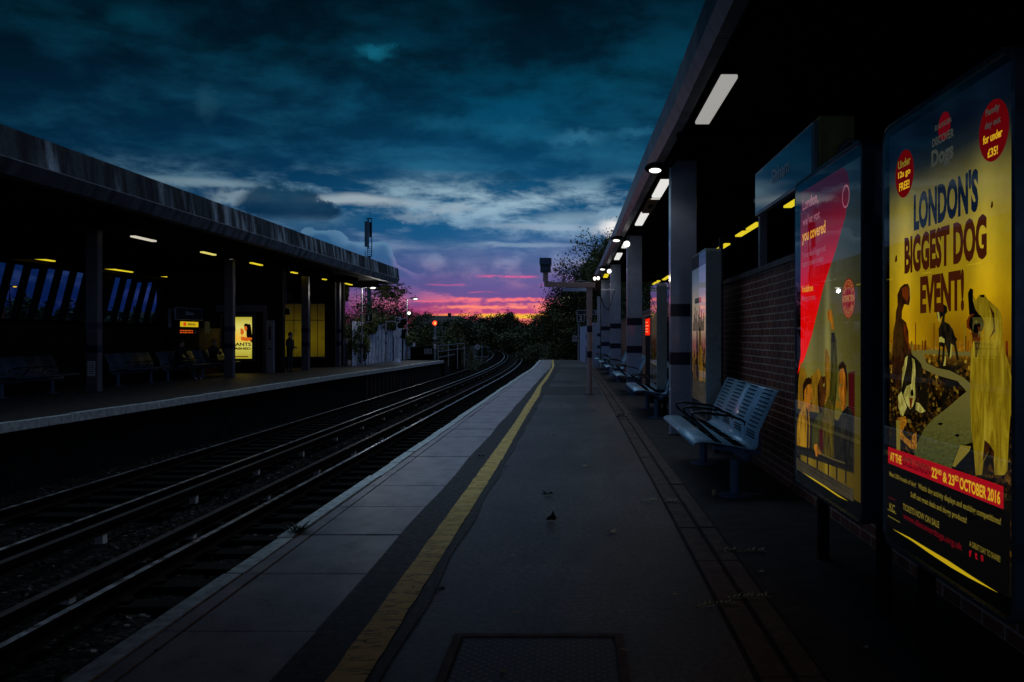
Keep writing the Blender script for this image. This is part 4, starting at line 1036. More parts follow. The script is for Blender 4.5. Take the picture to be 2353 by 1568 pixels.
def f_mot(c1, c2, sc=(30, 14)):
    def fn(k, e):
        geo = k.node('ShaderNodeNewGeometry'); x, y, z = sep(k, geo.outputs['Position'])
        k.l.new(k.ramp(k.noise(k.vec(k.mul(y, sc[0]), k.mul(z, sc[1]), 0), 1.0, 6, .7, .6), [(.36, c1), (.62, c2)]), e.inputs[0])
    return fn
P_['white'] = glow('print_white_fur', (1,1,1), 1, f_mot(lin(96,86,26), lin(176,166,84)))
P_['darkbrown'] = glow('print_dark_brown_fur', (1,1,1), 1, f_mot(lin(6,4,4), lin(56,28,8))); P_['rust'] = glow('print_rust_fur', (1,1,1), 1, f_mot(lin(44,14,4), lin(110,44,6))); P_['orange'] = glow('print_orange_stone', (1,1,1), 1, f_mot(lin(60,34,6), lin(170,110,20), (60, 60)))
P_['fb'] = glow('print_black_fur', (1,1,1), 1, f_mot(lin(3,3,3), lin(30,24,12)))
a = Art(t)
yl_, yr_ = 3.895, 2.80
def Pz(Y, z): return (VX+F*XP/Y, VY-(z-E)*F/Y)
a.poly([Pz(yl_, 1.30), Pz(yr_, 1.30), Pz(yr_, 2.335), Pz(yl_, 2.335)], P_['gold'])
a.poly([Pz(yl_, .56), Pz(yr_, .56), Pz(yr_, 1.36), Pz(yl_, 1.40)], P_['city'])
# skyline blocks
rnd = random.Random(4)
for i in range(44):
    Y = rnd.uniform(yr_+.02, yl_-.02); h = rnd.uniform(.01, .05)*(2.2 if rnd.random() < .12 else 1); w = rnd.uniform(.006, .016)
    a.poly([Pz(Y, 1.35), Pz(Y-w, 1.35), Pz(Y-w, 1.375+h), Pz(Y, 1.375+h)], rnd.choice([P_['rust'], P_['orange'], P_['dimtext']]))
a.poly([C4(*p) for p in [(400,650),(560,640),(700,655),(860,655),(860,690),(640,680),(500,672),(520,740),(600,780),(700,800),(800,850),(862,900),(872,1350),(850,1420),(700,1568),(420,1520),(430,1400),(500,1250),(560,1180),(700,1070),(780,1000),(830,960),(760,880),(600,835),(500,790),(450,740),(420,690)]], P_['river'])
for (bx, by) in ((625,1210),(755,1298)): a.poly([C4(bx-22,by),C4(bx,by-14),C4(bx+24,by-6),C4(bx+10,by+12)], P_['black'])
a.poly([C4(*p) for p in [(715,1530),(770,1380),(890,1345),(890,1568),(720,1568)]], P_['black']); a.poly([C4(*p) for p in [(720,1530),(780,1370),(865,1380),(850,1420),(740,1540)]], P_['dimtext'])
a.poly([C4(*p) for p in [(300,1160),(360,1150),(372,1200),(330,1280),(400,1340),(405,1400),(300,1300)]], P_['orange']); a.poly([C4(*p) for p in [(410,1300),(445,1270),(448,1400),(405,1400)]], P_['orange'])
a.poly([C4(*p) for p in [(290,1180),(318,1180),(322,1470),(292,1470)]], P_['dimtext'])
# dark silhouetted dog on the left
a.poly([C4(*p) for p in [(300,300),(298,220),(320,165),(350,138),(380,135),(394,170),(398,250),(388,300),(352,292),(336,340),(332,400),(366,432),(384,500),(388,590),(412,680),(360,700),(335,780),(322,900),(300,955),(270,900),(255,850),(262,640),(268,500),(284,420),(288,350)]], P_['darkbrown'])
a.poly([C4(*p) for p in [(330,170),(372,150),(388,190),(392,250),(370,270),(340,230)]], P_['rust']); a.poly([C4(*p) for p in [(345,430),(372,460),(384,560),(398,640),(370,600),(352,520)]], P_['rust'])
# collie
a.poly([C4(*p) for p in [(300,1000),(312,960),(330,940),(345,780),(362,690),(395,668),(440,700),(480,745),(498,800),(492,870),(472,950),(450,1030),(480,1070),(518,1112),(500,1130),(440,1120),(400,1128),(350,1150),(325,1145),(308,1090)]], P_['fb'])
a.poly([C4(*p) for p in [(305,990),(330,960),(345,1000),(372,1080),(345,1148),(325,1140),(308,1080)]], P_['white']); a.poly([C4(*p) for p in [(345,985),(370,920),(408,900),(416,760),(410,700),(432,718),(440,800),(434,900),(440,1010),(420,1070),(400,1096),(372,1060)]], P_['white'])
a.poly([C4(*p) for p in [(404,950),(420,944),(426,985),(412,1000),(400,980)]], P_['black']); a.poly([C4(*p) for p in [(392,1010),(420,1010),(408,1090),(396,1086)]], P_['rust']); a.poly([C4(*p) for p in [(442,1040),(470,1050),(518,1112),(480,1126),(440,1100)]], P_['white'])
a.poly([C4(*p) for p in [(345,780),(362,700),(380,685),(372,760),(352,850),(335,930),(335,860)]], P_['white'])
# pointer standing in the middle
a.poly([C4(*p) for p in [(604,372),(602,345),(622,302),(655,290),(684,312),(686,350),(668,372),(664,425),(700,445),(730,490),(745,540),(764,560),(752,580),(770,690),(775,720),(758,718),(738,610),(712,590),(710,700),(698,722),(682,640),(668,600),(660,760),(640,766),(650,620),(632,610),(628,750),(608,752),(622,620),(618,480),(640,430),(648,380),(625,410),(608,395)]], P_['fb'])
a.poly([C4(*p) for p in [(606,350),(620,345),(628,400),(634,430),(618,420)]], P_['cream']); a.poly([C4(*p) for p in [(622,545),(640,540),(664,560),(664,590),(640,580),(622,585)]], P_['cream']); a.poly([C4(*p) for p in [(668,690),(676,690),(672,762),(655,764)]], P_['cream']); a.poly([C4(*p) for p in [(714,600),(722,600),(718,690),(704,715)]], P_['cream'])
# big pale dog on the right
a.poly([C4(*p) for p in [(880,215),(905,262),(935,222),(972,216),(1000,258),(1040,290),(1082,330),(1104,370),(1112,480),(1114,620),(1146,700),(1172,780),(1182,870),(1178,1060),(1162,1300),(1150,1568),(1125,1600),(1050,1600),(1045,1500),(1005,1420),(965,1500),(955,1600),(905,1600),(892,1440),(872,1250),(862,1000),(862,800),(872,640),(890,560),(880,500),(870,380),(872,280)]], P_['fur'])
a.poly([C4(*p) for p in [(845,210),(862,168),(886,180),(884,260),(902,330),(930,370),(880,380),(855,372),(850,290)]], P_['black'])
a.poly([C4(*p) for p in [(834,420),(862,372),(892,366),(880,420),(862,490),(836,470)]], P_['rust']); a.poly([C4(912+58*math.cos(i*math.pi/9), 442+76*math.sin(i*math.pi/9)) for i in range(18)], P_['black']); a.poly([C4(*p) for p in [(904,420),(914,418),(916,430),(906,432)]], P_['dimtext'])
a.poly([C4(*p) for p in [(868,505),(945,520),(940,590),(915,700),(902,700),(900,600)]], P_['darkbrown']); a.poly([C4(*p) for p in [(936,222),(970,218),(972,242),(944,236)]], P_['black'])
a.poly([C4(*p) for p in [(1010,300),(1050,360),(1058,500),(1010,560),(1045,480),(1035,380)]], P_['darkbrown'])
a.poly([C4(*p) for p in [(975,1330),(1010,1360),(1050,1420),(1045,1500),(1005,1420),(960,1500)]], P_['darkbrown'])
# lower black area, banner and small print
a.poly([C5(232,252), C5(1122,608), C5(1175,640), Pz(yr_, .56), Pz(yl_, .56), C5(180,232)], P_['black'])
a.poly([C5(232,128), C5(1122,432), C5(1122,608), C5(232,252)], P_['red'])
a.text('AT THE', *[C5(248,0)[0], C5(335,0)[0], C5(0,168)[1], C5(0,232)[1]], P_['goldtext'], .03)
a.text('EXCEL LONDON', C5(348,0)[0], C5(558,0)[0], C5(0,200)[1], C5(0,272)[1], P_['darkred'], .03)
a.text('22', C5(568,0)[0], C5(610,0)[0], C5(0,282)[1], C5(0,360)[1], P_['goldtext'], .03); a.text('ND', C5(613,0)[0], C5(645,0)[0], C5(0,300)[1], C5(0,338)[1], P_['goldtext'], .03)
a.text('& 23', C5(655,0)[0], C5(745,0)[0], C5(0,318)[1], C5(0,398)[1], P_['goldtext'], .03); a.text('RD', C5(748,0)[0], C5(776,0)[0], C5(0,345)[1], C5(0,388)[1], P_['goldtext'], .03)
a.text('OCTOBER 2016', C5(785,0)[0], C5(1098,0)[0], C5(0,358)[1], C5(0,452)[1], P_['goldtext'], .03)
a.text('Meet 200 breeds of dog!', C5(244,0)[0], C5(448,0)[0], C5(0,315)[1], C5(0,362)[1], P_['dimtext'], .02)
a.text('Watch dog activity displays and exciting competitions!', C5(466,0)[0], C5(1104,0)[0], C5(0,405)[1], C5(0,462)[1], P_['dimtext'], .02)
a.text('Sniff out great deals and doggy products!', C5(408,0)[0], C5(840,0)[0], C5(0,470)[1], C5(0,525)[1], P_['dimtext'], .02)
a.text('TICKETS NOW ON SALE', C5(348,0)[0], C5(628,0)[0], C5(0,560)[1], C5(0,608)[1], P_['dimtext'], .02)
a.text('www.discoverdogs.org.uk', C5(350,0)[0], C5(808,0)[0], C5(0,628)[1], C5(0,690)[1], P_['darkred'], .03)
a.text('A GREAT DAY TO SHARE!', C5(862,0)[0], C5(1100,0)[0], C5(0,845)[1], C5(0,890)[1], P_['dimtext'], .01)
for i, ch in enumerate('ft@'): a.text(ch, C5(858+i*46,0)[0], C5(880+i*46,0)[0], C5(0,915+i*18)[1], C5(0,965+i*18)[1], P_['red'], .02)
a.text('KC', C5(246,0)[0], C5(288,0)[0], C5(0,556)[1], C5(0,612)[1], P_['dimtext'], .02)
a.poly([C5(240,512), C5(288,535), C5(288,541), C5(240,518)], P_['darkred']); a.poly([C5(232,604), C5(298,640), C5(298,646), C5(232,610)], P_['dimtext']); a.poly([C5(234,652), C5(328,706), C5(328,712), C5(234,658)], P_['dimtext'])
a.poly([C5(*p) for p in [(268,757),(400,822),(560,918),(700,1000),(880,1118),(1085,1247),(960,1184),(860,1132),(720,1052),(560,948),(420,850)]], M['lightsliver'])
# headline
a.text('LONDON\'S', C3(362,0)[0], C3(778,0)[0], C3(0,975)[1], C3(0,1216)[1], P_['navy'], .05)
a.text('BIGGEST DOG', C3(302,0)[0], C3(832,0)[0], C3(0,1256)[1], C3(0,1490)[1], P_['maroon'], .05)
a.text('EVENT!', C4(484,0)[0], C4(824,0)[0], C4(0,78)[1], C4(0,366)[1], P_['maroon'], .05)
# round badges and the small logo
for (cx, cy, r) in ((302,848,.103), (876,572,.105)):
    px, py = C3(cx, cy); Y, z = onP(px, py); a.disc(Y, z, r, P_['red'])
for i, s_ in enumerate(['Under', '12s go', 'FREE!']):
    w = (80, 78, 66)[i]; x0 = 302-w/2; a.text(s_, C3(x0,0)[0], C3(x0+w,0)[0], C3(0,752+i*70+20)[1], C3(0,752+i*70+72)[1], P_['goldtext'] if i else P_['dimtext'], .03)
for i, s_ in enumerate(['Family', 'day out', 'for under', '£35!']):
    w = (90, 102, 124, 66)[i]; x0 = 872-w/2; a.text(s_, C3(x0,0)[0], C3(x0+w,0)[0], C3(0,432+i*84+10)[1], C3(0,432+i*84+66)[1], P_['goldtext'] if i > 1 else P_['greytext'], .03)
px, py = C3(560, 545); Y, z = onP(px, py); a.disc(Y, z, .055, P_['darkred'])
a.text('EUKANUBA', C3(500,0)[0], C3(608,0)[0], C3(0,545)[1], C3(0,578)[1], P_['greytext'], .02)
a.text('DISCOVER', C3(484,0)[0], C3(622,0)[0], C3(0,628)[1], C3(0,682)[1], P_['greytext'], .03); a.text('Dogs', C3(478,0)[0], C3(620,0)[0], C3(0,705)[1], C3(0,842)[1], P_['greytext'], .04)
for (bx, by) in ((250,1390),(868,1045)): a.poly([C3(bx-8,by+16),C3(bx-2,by-20),C3(bx+6,by-22),C3(bx+8,by+10),C3(bx,by+24)], P_['darkbrown'])
a.build()
# ---- second panel
t = ad_panel('second advertising panel, red and cream poster of three people, one with an arm raised', 4.24, 5.55, .475, 2.415, M['frame'])
C1 = lambda x, y: crop(x, y, 1900, 300, 2.612); C2 = lambda x, y: crop(x, y, 1900, 800, 3.137)
def f_cream(k, e):
    geo = k.node('ShaderNodeNewGeometry'); x, y, z = sep(k, geo.outputs['Position'])
    c = k.ramp(k.mul(z, .4), [(.30, lin(104,84,12)), (.46, lin(106,98,36)), (.62, lin(88,84,44)), (.76, lin(64,68,56)), (.9, lin(26,44,58))])  # glow painted dimmer and bluer upwards, standing in for falloff and reflected sky
    f = .85
    for (yc, w, a_) in ((4.86, .055, 1.0), (5.25, .12, .5)): f = k.add(f, k.mul(k.m('EXPONENT', k.mul(k.m('POWER', k.m('ABSOLUTE', k.div(k.sub(y, yc), w)), 2.0), -1.0)), a_))
    f = k.mul(f, k.ss(y, 4.25, 4.75, .45, 1.0))
    k.l.new(k.mix(1.0, c, k.vec(f, f, f), 'MULTIPLY'), e.inputs[0])
def f_red(k, e):
    geo = k.node('ShaderNodeNewGeometry'); x, y, z = sep(k, geo.outputs['Position'])
    c = k.ramp(k.mul(z, .4), [(.45, lin(255,26,2)), (.56, lin(232,8,2)), (.68, lin(216,4,8)), (.78, lin(140,2,16)), (.9, lin(48,4,22))])  # red painted darker towards the top, standing in for lens falloff
    k.l.new(c, e.inputs[0])
def f_jacket(c1, c2):
    def fn(k, e):
        geo = k.node('ShaderNodeNewGeometry'); x, y, z = sep(k, geo.outputs['Position'])
        k.l.new(k.ramp(k.noise(k.vec(k.mul(y, 22), k.mul(z, 7), 0), 1.0, 4, .6, .8), [(.35, c1), (.65, c2)]), e.inputs[0])
    return fn
Q_ = {}
Q_['cream'] = glow('print_cream_wall', (1,1,1), 1, f_cream); Q_['red'] = glow('print_bright_red', (1,1,1), 1, f_red)
Q_['green'] = glow('print_green_sleeve', (1,1,1), 1, f_jacket(lin(28,26,6), lin(66,62,16))); Q_['tan'] = glow('print_tan_coat', (1,1,1), 1, f_jacket(lin(110,72,4), lin(176,130,16)))
Q_['dark'] = glow('print_dark_coat', (1,1,1), 1, f_jacket(lin(10,10,12), lin(38,34,24))); Q_['olive'] = glow('print_olive_coat', (1,1,1), 1, f_jacket(lin(30,24,8), lin(92,76,10)))
Q_['skin'] = glow('print_skin', (1,1,1), 1, f_jacket(lin(92,46,8), lin(176,108,22))); Q_['skindark'] = glow('print_dark_skin', (1,1,1), 1, f_jacket(lin(26,12,4), lin(84,46,12)))
Q_['hair'] = glow('print_hair', lin(30,14,4), 1); Q_['building'] = glow('print_stone', (1,1,1), 1, f_jacket(lin(96,66,10), lin(140,100,18))); Q_['pave'] = glow('print_pavement', (1,1,1), 1, f_jacket(lin(44,38,26), lin(66,58,40)))
Q_['rail'] = glow('print_rail', lin(22,18,14), 1); Q_['railhi'] = glow('print_rail_highlight', lin(84,74,40), 1); Q_['gold'] = glow('print_gold_letters', lin(232,160,50), 1); Q_['pinkish'] = glow('print_pale_letters', lin(150,84,96), 1); Q_['stamp'] = glow('print_stamp', lin(120,22,14), 1); Q_['stampt'] = glow('print_stamp_text', lin(170,120,70), 1)
Q_['dim'] = glow('print_dim_red', lin(60,10,12), 1)
a = Art(t); YL, YR = 5.44, 4.29
a.poly([Pz(YL, .58), Pz(YR, .58), Pz(YR, 2.335), Pz(YL, 2.345)], Q_['cream'])
a.poly([Pz(YL, 1.30), C2(150,360), C2(205,235), C2(260,60), C1(290,1050), C1(370,810), C1(430,600), C1(447,480), C1(456,400), C1(450,335), C1(435,300), C1(415,283), Pz(YL, 2.345)], Q_['red'])
a.poly([C2(*p) for p in [(158,400),(175,260),(215,340),(225,400),(225,640),(150,640)]], Q_['building']); a.poly([C2(*p) for p in [(225,400),(270,360),(315,310),(330,360),(330,640),(225,640)]], Q_['building']); a.poly([C2(*p) for p in [(360,170),(378,160),(402,260),(400,640),(360,640)]], Q_['building'])
a.poly([C2(*p) for p in [(445,560),(492,566),(492,620),(445,614)]], Q_['building']); a.poly([C2(*p) for p in [(540,350),(590,330),(590,700),(545,700)]], Q_['dim'])
a.poly([C2(*p) for p in [(150,620),(330,660),(585,760),(585,1120),(140,960)]], Q_['dark'])
# left man
a.poly([C2(*p) for p in [(150,720),(170,650),(196,600),(214,580),(240,640),(246,780),(240,930),(144,900)]], Q_['tan'])
a.poly([C2(*p) for p in [(200,560),(196,450),(215,420),(245,420),(260,470),(266,540),(258,600),(240,645),(214,600)]], Q_['skin']); a.poly([C2(*p) for p in [(194,560),(192,440),(210,395),(240,380),(262,400),(260,430),(225,440),(206,480),(204,560)]], Q_['hair'])
a.poly([C2(*p) for p in [(214,600),(232,640),(240,760),(236,930),(222,930),(226,720)]], Q_['hair']); a.poly([C2(*p) for p in [(244,555),(262,560),(252,580)]], Q_['cream'])
# middle person with the raised arm
a.poly([C2(*p) for p in [(262,900),(270,740),(290,690),(330,650),(370,580),(395,520),(404,400),(410,110),(430,75),(452,100),(458,300),(460,420),(446,560),(438,640),(436,760),(440,1000),(350,985),(262,950)]], Q_['green'])
a.poly([C2(*p) for p in [(340,700),(372,600),(395,540),(440,620),(432,800),(438,1000),(360,985),(345,850)]], Q_['olive'])
a.poly([C2(*p) for p in [(316,900),(320,780),(345,770),(350,900),(345,960)]], Q_['dim'])
a.poly([C2(*p) for p in [(410,112),(412,40),(438,40),(446,110)]], Q_['dark'])
a.poly([C1(*p) for p in [(345,1318),(340,1270),(322,1262),(316,1215),(322,1196),(338,1192),(348,1204),(352,1240),(360,1300),(362,1318)]], Q_['skin'])
a.poly([C2(*p) for p in [(310,600),(308,480),(318,410),(335,365),(352,352),(368,380),(373,440),(372,520),(360,600),(335,640)]], Q_['skindark']); a.poly([C2(*p) for p in [(308,560),(306,450),(320,400),(322,460),(322,560),(340,650),(320,660)]], Q_['hair']); a.poly([C2(*p) for p in [(335,362),(352,344),(366,368),(346,380)]], Q_['cream']); a.poly([C2(*p) for p in [(345,435),(364,425),(360,450),(350,455)]], Q_['cream'])
# right man
a.poly([C2(*p) for p in [(430,900),(440,770),(470,700),(500,640),(540,600),(575,640),(590,720),(590,1060),(520,1040),(436,1000)]], Q_['dark'])
a.poly([C2(*p) for p in [(470,470),(470,360),(490,310),(515,310),(530,380),(532,470),(528,560),(520,625),(495,640),(490,570),(474,530)]], Q_['skin']); a.poly([C2(*p) for p in [(468,350),(466,300),(480,270),(502,256),(525,290),(534,350),(540,440),(534,520),(528,460),(522,370),(505,310),(480,320)]], Q_['hair']); a.poly([C2(*p) for p in [(476,430),(494,430),(488,455),(478,450)]], Q_['cream'])
# hand, railing, pavement
a.poly([C2(*p) for p in [(140,990),(585,1240),(585,1336),(140,1082)]], Q_['pave'])
for xx in (165, 225, 300, 385, 450, 520): a.poly([C2(xx,920+.36*(xx-135)), C2(xx+12,924+.36*(xx-135)), C2(xx+12,1010+.5*(xx-135)), C2(xx,1000+.5*(xx-135))], Q_['rail'])
a.poly([C2(*p) for p in [(135,898),(260,930),(420,1000),(585,1062),(585,1100),(420,1036),(260,965),(135,930)]], Q_['rail']); a.poly([C2(*p) for p in [(300,948),(420,1000),(520,1036),(520,1044),(420,1012),(300,960)]], Q_['railhi'])
a.poly([C2(*p) for p in [(280,920),(285,895),(305,892),(320,930),(340,965),(320,975),(312,950),(306,990),(296,985),(290,950)]], Q_['skin'])
a.poly([C2(*p) for p in [(190,1108),(280,1158),(380,1222),(480,1290),(545,1330),(470,1296),(360,1222),(270,1164)]], M['lightsliver'])
for i in range(2): a.poly([C2(160,1010+i*26), C2(560,1240+i*26), C2(560,1246+i*26), C2(160,1016+i*26)], Q_['rail'])
# lettering
tx = lambda s_, x0, x1, y0, y1, m, bo=.02: a.text(s_, C1(x0,0)[0], C1(x1,0)[0], C1(0,y0)[1], C1(0,y1)[1], Q_[m], bo)
tx('London,', 162, 262, 492, 575, 'pinkish'); tx('we\'ve got', 162, 272, 605, 680, 'pinkish'); tx('you covered', 160, 308, 690, 785, 'gold')
tx('Try our even bigger and', 160, 308, 830, 880, 'pinkish', 0); tx('better network today', 160, 296, 886, 936, 'pinkish', 0); tx('Vodafone', 156, 229, 1042, 1086, 'gold'); tx('Power to you', 155, 243, 1104, 1152, 'pinkish', 0)
Y, z = onP(*C1(456, 1121)); a.disc(Y, z, .106, Q_['stamp']); a.disc(Y, z, .098, Q_['stampt'], ri=.094); a.disc(Y, z, .060, Q_['stampt'], ri=.057)
a.text('SATISFACTION', *[Pz(Y+.098, z)[0], Pz(Y-.098, z)[0], Pz(Y+.098, z+.018)[1], Pz(Y+.098, z-.018)[1]], Q_['stampt'], .03)
def arc_text(s_, Y, z, r, a0, a1, h, m, flip=False):
    a.layer(); x = XP-.002-a.k*.00011-a.t.location.x
    for i, ch in enumerate(s_):
        t_ = a0+(a1-a0)*i/(len(s_)-1); ca, sa = math.cos(t_), math.sin(t_); w = h*.62
        def fn(u, v, ca=ca, sa=sa):
            du = (u-.5)*w; dv = (v-.5)*h
            if flip: dv = -dv; du = -du
            rr = r+dv; hx = rr*ca+du*sa; hz = rr*sa-du*ca
            return (x, Y-hx-a.t.location.y, z+hz)
        put_text(a.b, ch, m, fn, .03)
arc_text('NETWORK', Y, z, .077, math.radians(150), math.radians(30), .024, Q_['stampt']); arc_text('GUARANTEE', Y, z, .077, math.radians(215), math.radians(325), .022, Q_['stampt'], True)
Y, z = onP(*C1(440, 470)); a.disc(Y, z, .062, Q_['pinkish'], ri=.052)
a.build()
# ---- third and fourth panels
def f_view(sd, dark=1.0):
    def fn(k, e):
        geo = k.node('ShaderNodeNewGeometry'); x, y, z = sep(k, geo.outputs['Position'])
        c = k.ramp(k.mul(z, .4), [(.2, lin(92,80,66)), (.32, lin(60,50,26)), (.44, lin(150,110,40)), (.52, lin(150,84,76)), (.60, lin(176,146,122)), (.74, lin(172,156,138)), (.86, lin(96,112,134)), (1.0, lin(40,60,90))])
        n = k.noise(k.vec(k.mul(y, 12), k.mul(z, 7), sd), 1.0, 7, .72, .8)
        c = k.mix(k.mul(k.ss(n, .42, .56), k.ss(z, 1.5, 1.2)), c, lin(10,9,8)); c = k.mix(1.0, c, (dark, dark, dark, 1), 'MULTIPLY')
        k.l.new(c, e.inputs[0])
    return fn
def plain_art(t, Y0, Y1, m, extra=None):
    a = Art(t); a.poly([Pz(Y1-.08, .60), Pz(Y0+.08, .60), Pz(Y0+.08, 2.32), Pz(Y1-.08, 2.32)], m)
    if extra: extra(a)
    a.build()
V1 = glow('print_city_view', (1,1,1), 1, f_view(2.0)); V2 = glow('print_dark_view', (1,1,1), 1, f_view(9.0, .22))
XP = 1.58
t = ad_panel('third advertising panel, pale blue city poster standing left of the brick wall', 10.27, 11.66, .39, 2.50, M['framepale'], X=1.58)
def ex(a):
    Z = lambda Y, z: Pz(Y, z)
    a.poly([Z(10.97,1.15), Z(10.80,1.15), Z(10.77,1.45), Z(10.88,1.6), Z(10.95,1.5)], Q_['olive']); a.poly([Z(10.92,.85), Z(10.62,.85), Z(10.68,1.3), Z(10.87,1.32)], Q_['building']); a.poly([Z(11.22,.9), Z(11.02,.9), Z(11.07,1.5), Z(11.17,1.5)], Q_['hair'])
    for i in range(12): a.poly([Z(11.50-i*.085,1.5), Z(11.44-i*.085,1.5), Z(11.44-i*.085,1.62+.05*((i*7)%5)), Z(11.50-i*.085,1.62+.05*((i*7)%5))], Q_['rail'])
    a.poly([Z(11.32,1.86), Z(10.72,1.86), Z(10.72,1.93), Z(11.32,1.93)], P_['greytext']); a.poly([Z(11.52,.60), Z(10.42,.60), Z(10.42,.86), Z(11.52,.86)], Q_['pave'])
plain_art(t, 10.27, 11.66, V1, ex)
XP = 1.4385
t = ad_panel('fourth advertising panel with dark poster reflecting the sunset, beside the red lit machine', 15.1, 16.4, .48, 2.38, M['framepale'])
plain_art(t, 15.1, 16.4, V2)
b = MB(); b.bar((1.88, 11.05, 0), (1.88, 11.05, 2.72), .05, .05, M['black'], up=(1,0,0)); tag(b.build('black_post'), 'thin black post right behind the third advertising panel', 'post')
b = MB(); b.bar((1.66, 15.0, 0), (1.66, 15.0, 2.5), .06, .06, M['soot'], up=(1,0,0)); tag(b.build('black_post'), 'dark post right behind the fourth advertising panel', 'post')
# red lit vending machine on the right
t = thing('vending_machine', 'dark vending machine with a glowing red panel near the second right column', 'vending machine', (1.58, 18.2, 0))
b = MB(); b.box((0, 0, 0), (.36, 1.3, 1.88), M['blackmatt']); b.build('cabinet', t, bevel=.01)
b = MB(); b.poly([(-.004, .06, 1.46), (-.004, 1.25, 1.46), (-.004, 1.25, 1.83), (-.004, .06, 1.83)], M['redscreen']); 
for i, (z, w) in enumerate([(1.74, .5), (1.66, .8), (1.59, .6), (1.53, .7)]): b.box((-.008, 1.15-w, z), (-.005, 1.15, z+.022), M['redscreentext'])
b.build('lit_panel', t); b = MB(); b.box((-.01, -.02, 1.885), (.37, 1.32, 1.90), M['galv']); b.build('top_trim', t)

# ================================================================== far platform: vending machine, poster, people
t = thing('vending_machine', 'vending machine with lit yellow header and orange goods on the far platform', 'vending machine', (-13.75, 29.35, 0))
b = MB(); b.box((-.6, 0, 0), (0, 1.55, 1.98), M['blackmatt']); b.build('cabinet', t)
b = MB(); b.poly([(.006, .07, 1.78), (.006, 1.48, 1.78), (.006, 1.48, 1.965), (.006, .07, 1.965)], M['vendyellow']); put_text(b, 'selecta', M['rail'] if 'rail' in M else M['signblack'], lambda u, v: (.010, .62+u*.62, 1.84+v*.09), .02)
b.ball((.012, .40, 1.875), (.006, .12, .07), M['vendred']); b.build('header', t)
b = MB(); rnd = random.Random(2)
for r_ in range(2):
    for i in range(9): yy = .06+i*.115; b.box((.004, yy, 1.56+r_*.07), (.007, yy+rnd.uniform(.05,.09), 1.60+r_*.07), rnd.choice([M['vendorange'], M['vendorange'], M['vendred']]))
b.build('goods', t)
b = MB(); b.box((.004, 1.2, 1.55), (.008, 1.3, 1.66), M['postgrey']); b.build('keypad', t)
b = MB(); b.box((-13.75, 31.3, 1.55), (-13.72, 31.75, 2.0), M['olive']); tag(b.build('notice_board'), 'small brownish notice board right of the yellow headed vending machine', 'notice')
# lit poster facing the camera on the kiosk end wall
t = thing('advertising_panel', 'tall lit yellow poster case partly hidden by the dark banded column', 'advert', (-13.52, 33.9, 0), 'lit advertising cases of the far platform')
b = MB(); b.poly([(x, 0, z) for x, z in [(y, z) for y, z in rrect(-.68, .66, .46, 2.30, .07)]], M['blackmatt']); b.build('case', t)
b = MB(); o1 = rrect(-.68, .66, .46, 2.30, .07); i1 = rrect(-.655, .635, .485, 2.275, .05); n = len(o1); b.v += [(x, -.01, z) for x, z in o1]+[(x, -.01, z) for x, z in i1]
for j in range(n): b.f.append((j, (j+1)%n, n+(j+1)%n, n+j)); b.mi.append(b.mid(M['galv']))
b.build('rim', t)
def f_far(k, e):
    geo = k.node('ShaderNodeNewGeometry'); x, y, z = sep(k, geo.outputs['Position'])
    k.l.new(k.ramp(k.mul(z, .4), [(.22, lin(160,150,40)), (.45, lin(206,196,84)), (.55, lin(236,180,60)), (.72, lin(220,206,104)), (.9, lin(170,160,50))]), e.inputs[0])
pm = glow('print_far_poster', (1,1,1), 1, f_far); b = MB()
b.poly([(-.55, -.004, .56), (.55, -.004, .56), (.55, -.004, 2.22), (-.55, -.004, 2.22)], pm)
K = lambda x, y, d=-.008: ((crop(x, y, 400, 600, 3.92)[0]-VX)*33.9/F+13.52, d, E+(VY-crop(x, y, 400, 600, 3.92)[1])*33.9/F)
b.poly([K(*p) for p in [(790,830),(800,770),(815,745),(832,760),(838,800),(846,880),(846,930),(810,900),(792,870)]][::-1], P_['black'])
b.poly([K(*p, -.010) for p in [(768,760),(780,745),(805,748),(812,775),(800,815),(780,810),(770,790)]][::-1], P_['black']); b.poly([K(*p, -.012) for p in [(770,772),(790,772),(800,790),(790,822),(772,806)]][::-1], M['vendorange']); b.poly([K(*p, -.012) for p in [(735,790),(760,800),(770,830),(750,860),(735,840)]][::-1], M['vendorange']); b.poly([K(*p, -.012) for p in [(740,870),(800,880),(845,880),(842,905),(790,915),(740,905)]][::-1], M['vendorange'])
def ft(s_, x0, x1, y0, y1): put_text(b, s_, P_['black'], lambda u, v: K(x0+(x1-x0)*u, y1+(y0-y1)*v, -.014), .03)
ft('GIANTS', 630, 835, 928, 962); ft('UNLEASHED', 560, 833, 974, 997)
b.box((-.5, -.012, .62), (.4, -.009, .66), M['rust'] if 'rust' in M else P_['rust']); b.box((-.4, -.012, .95), (.3, -.009, .97), P_['rust']); b.build('poster', t)
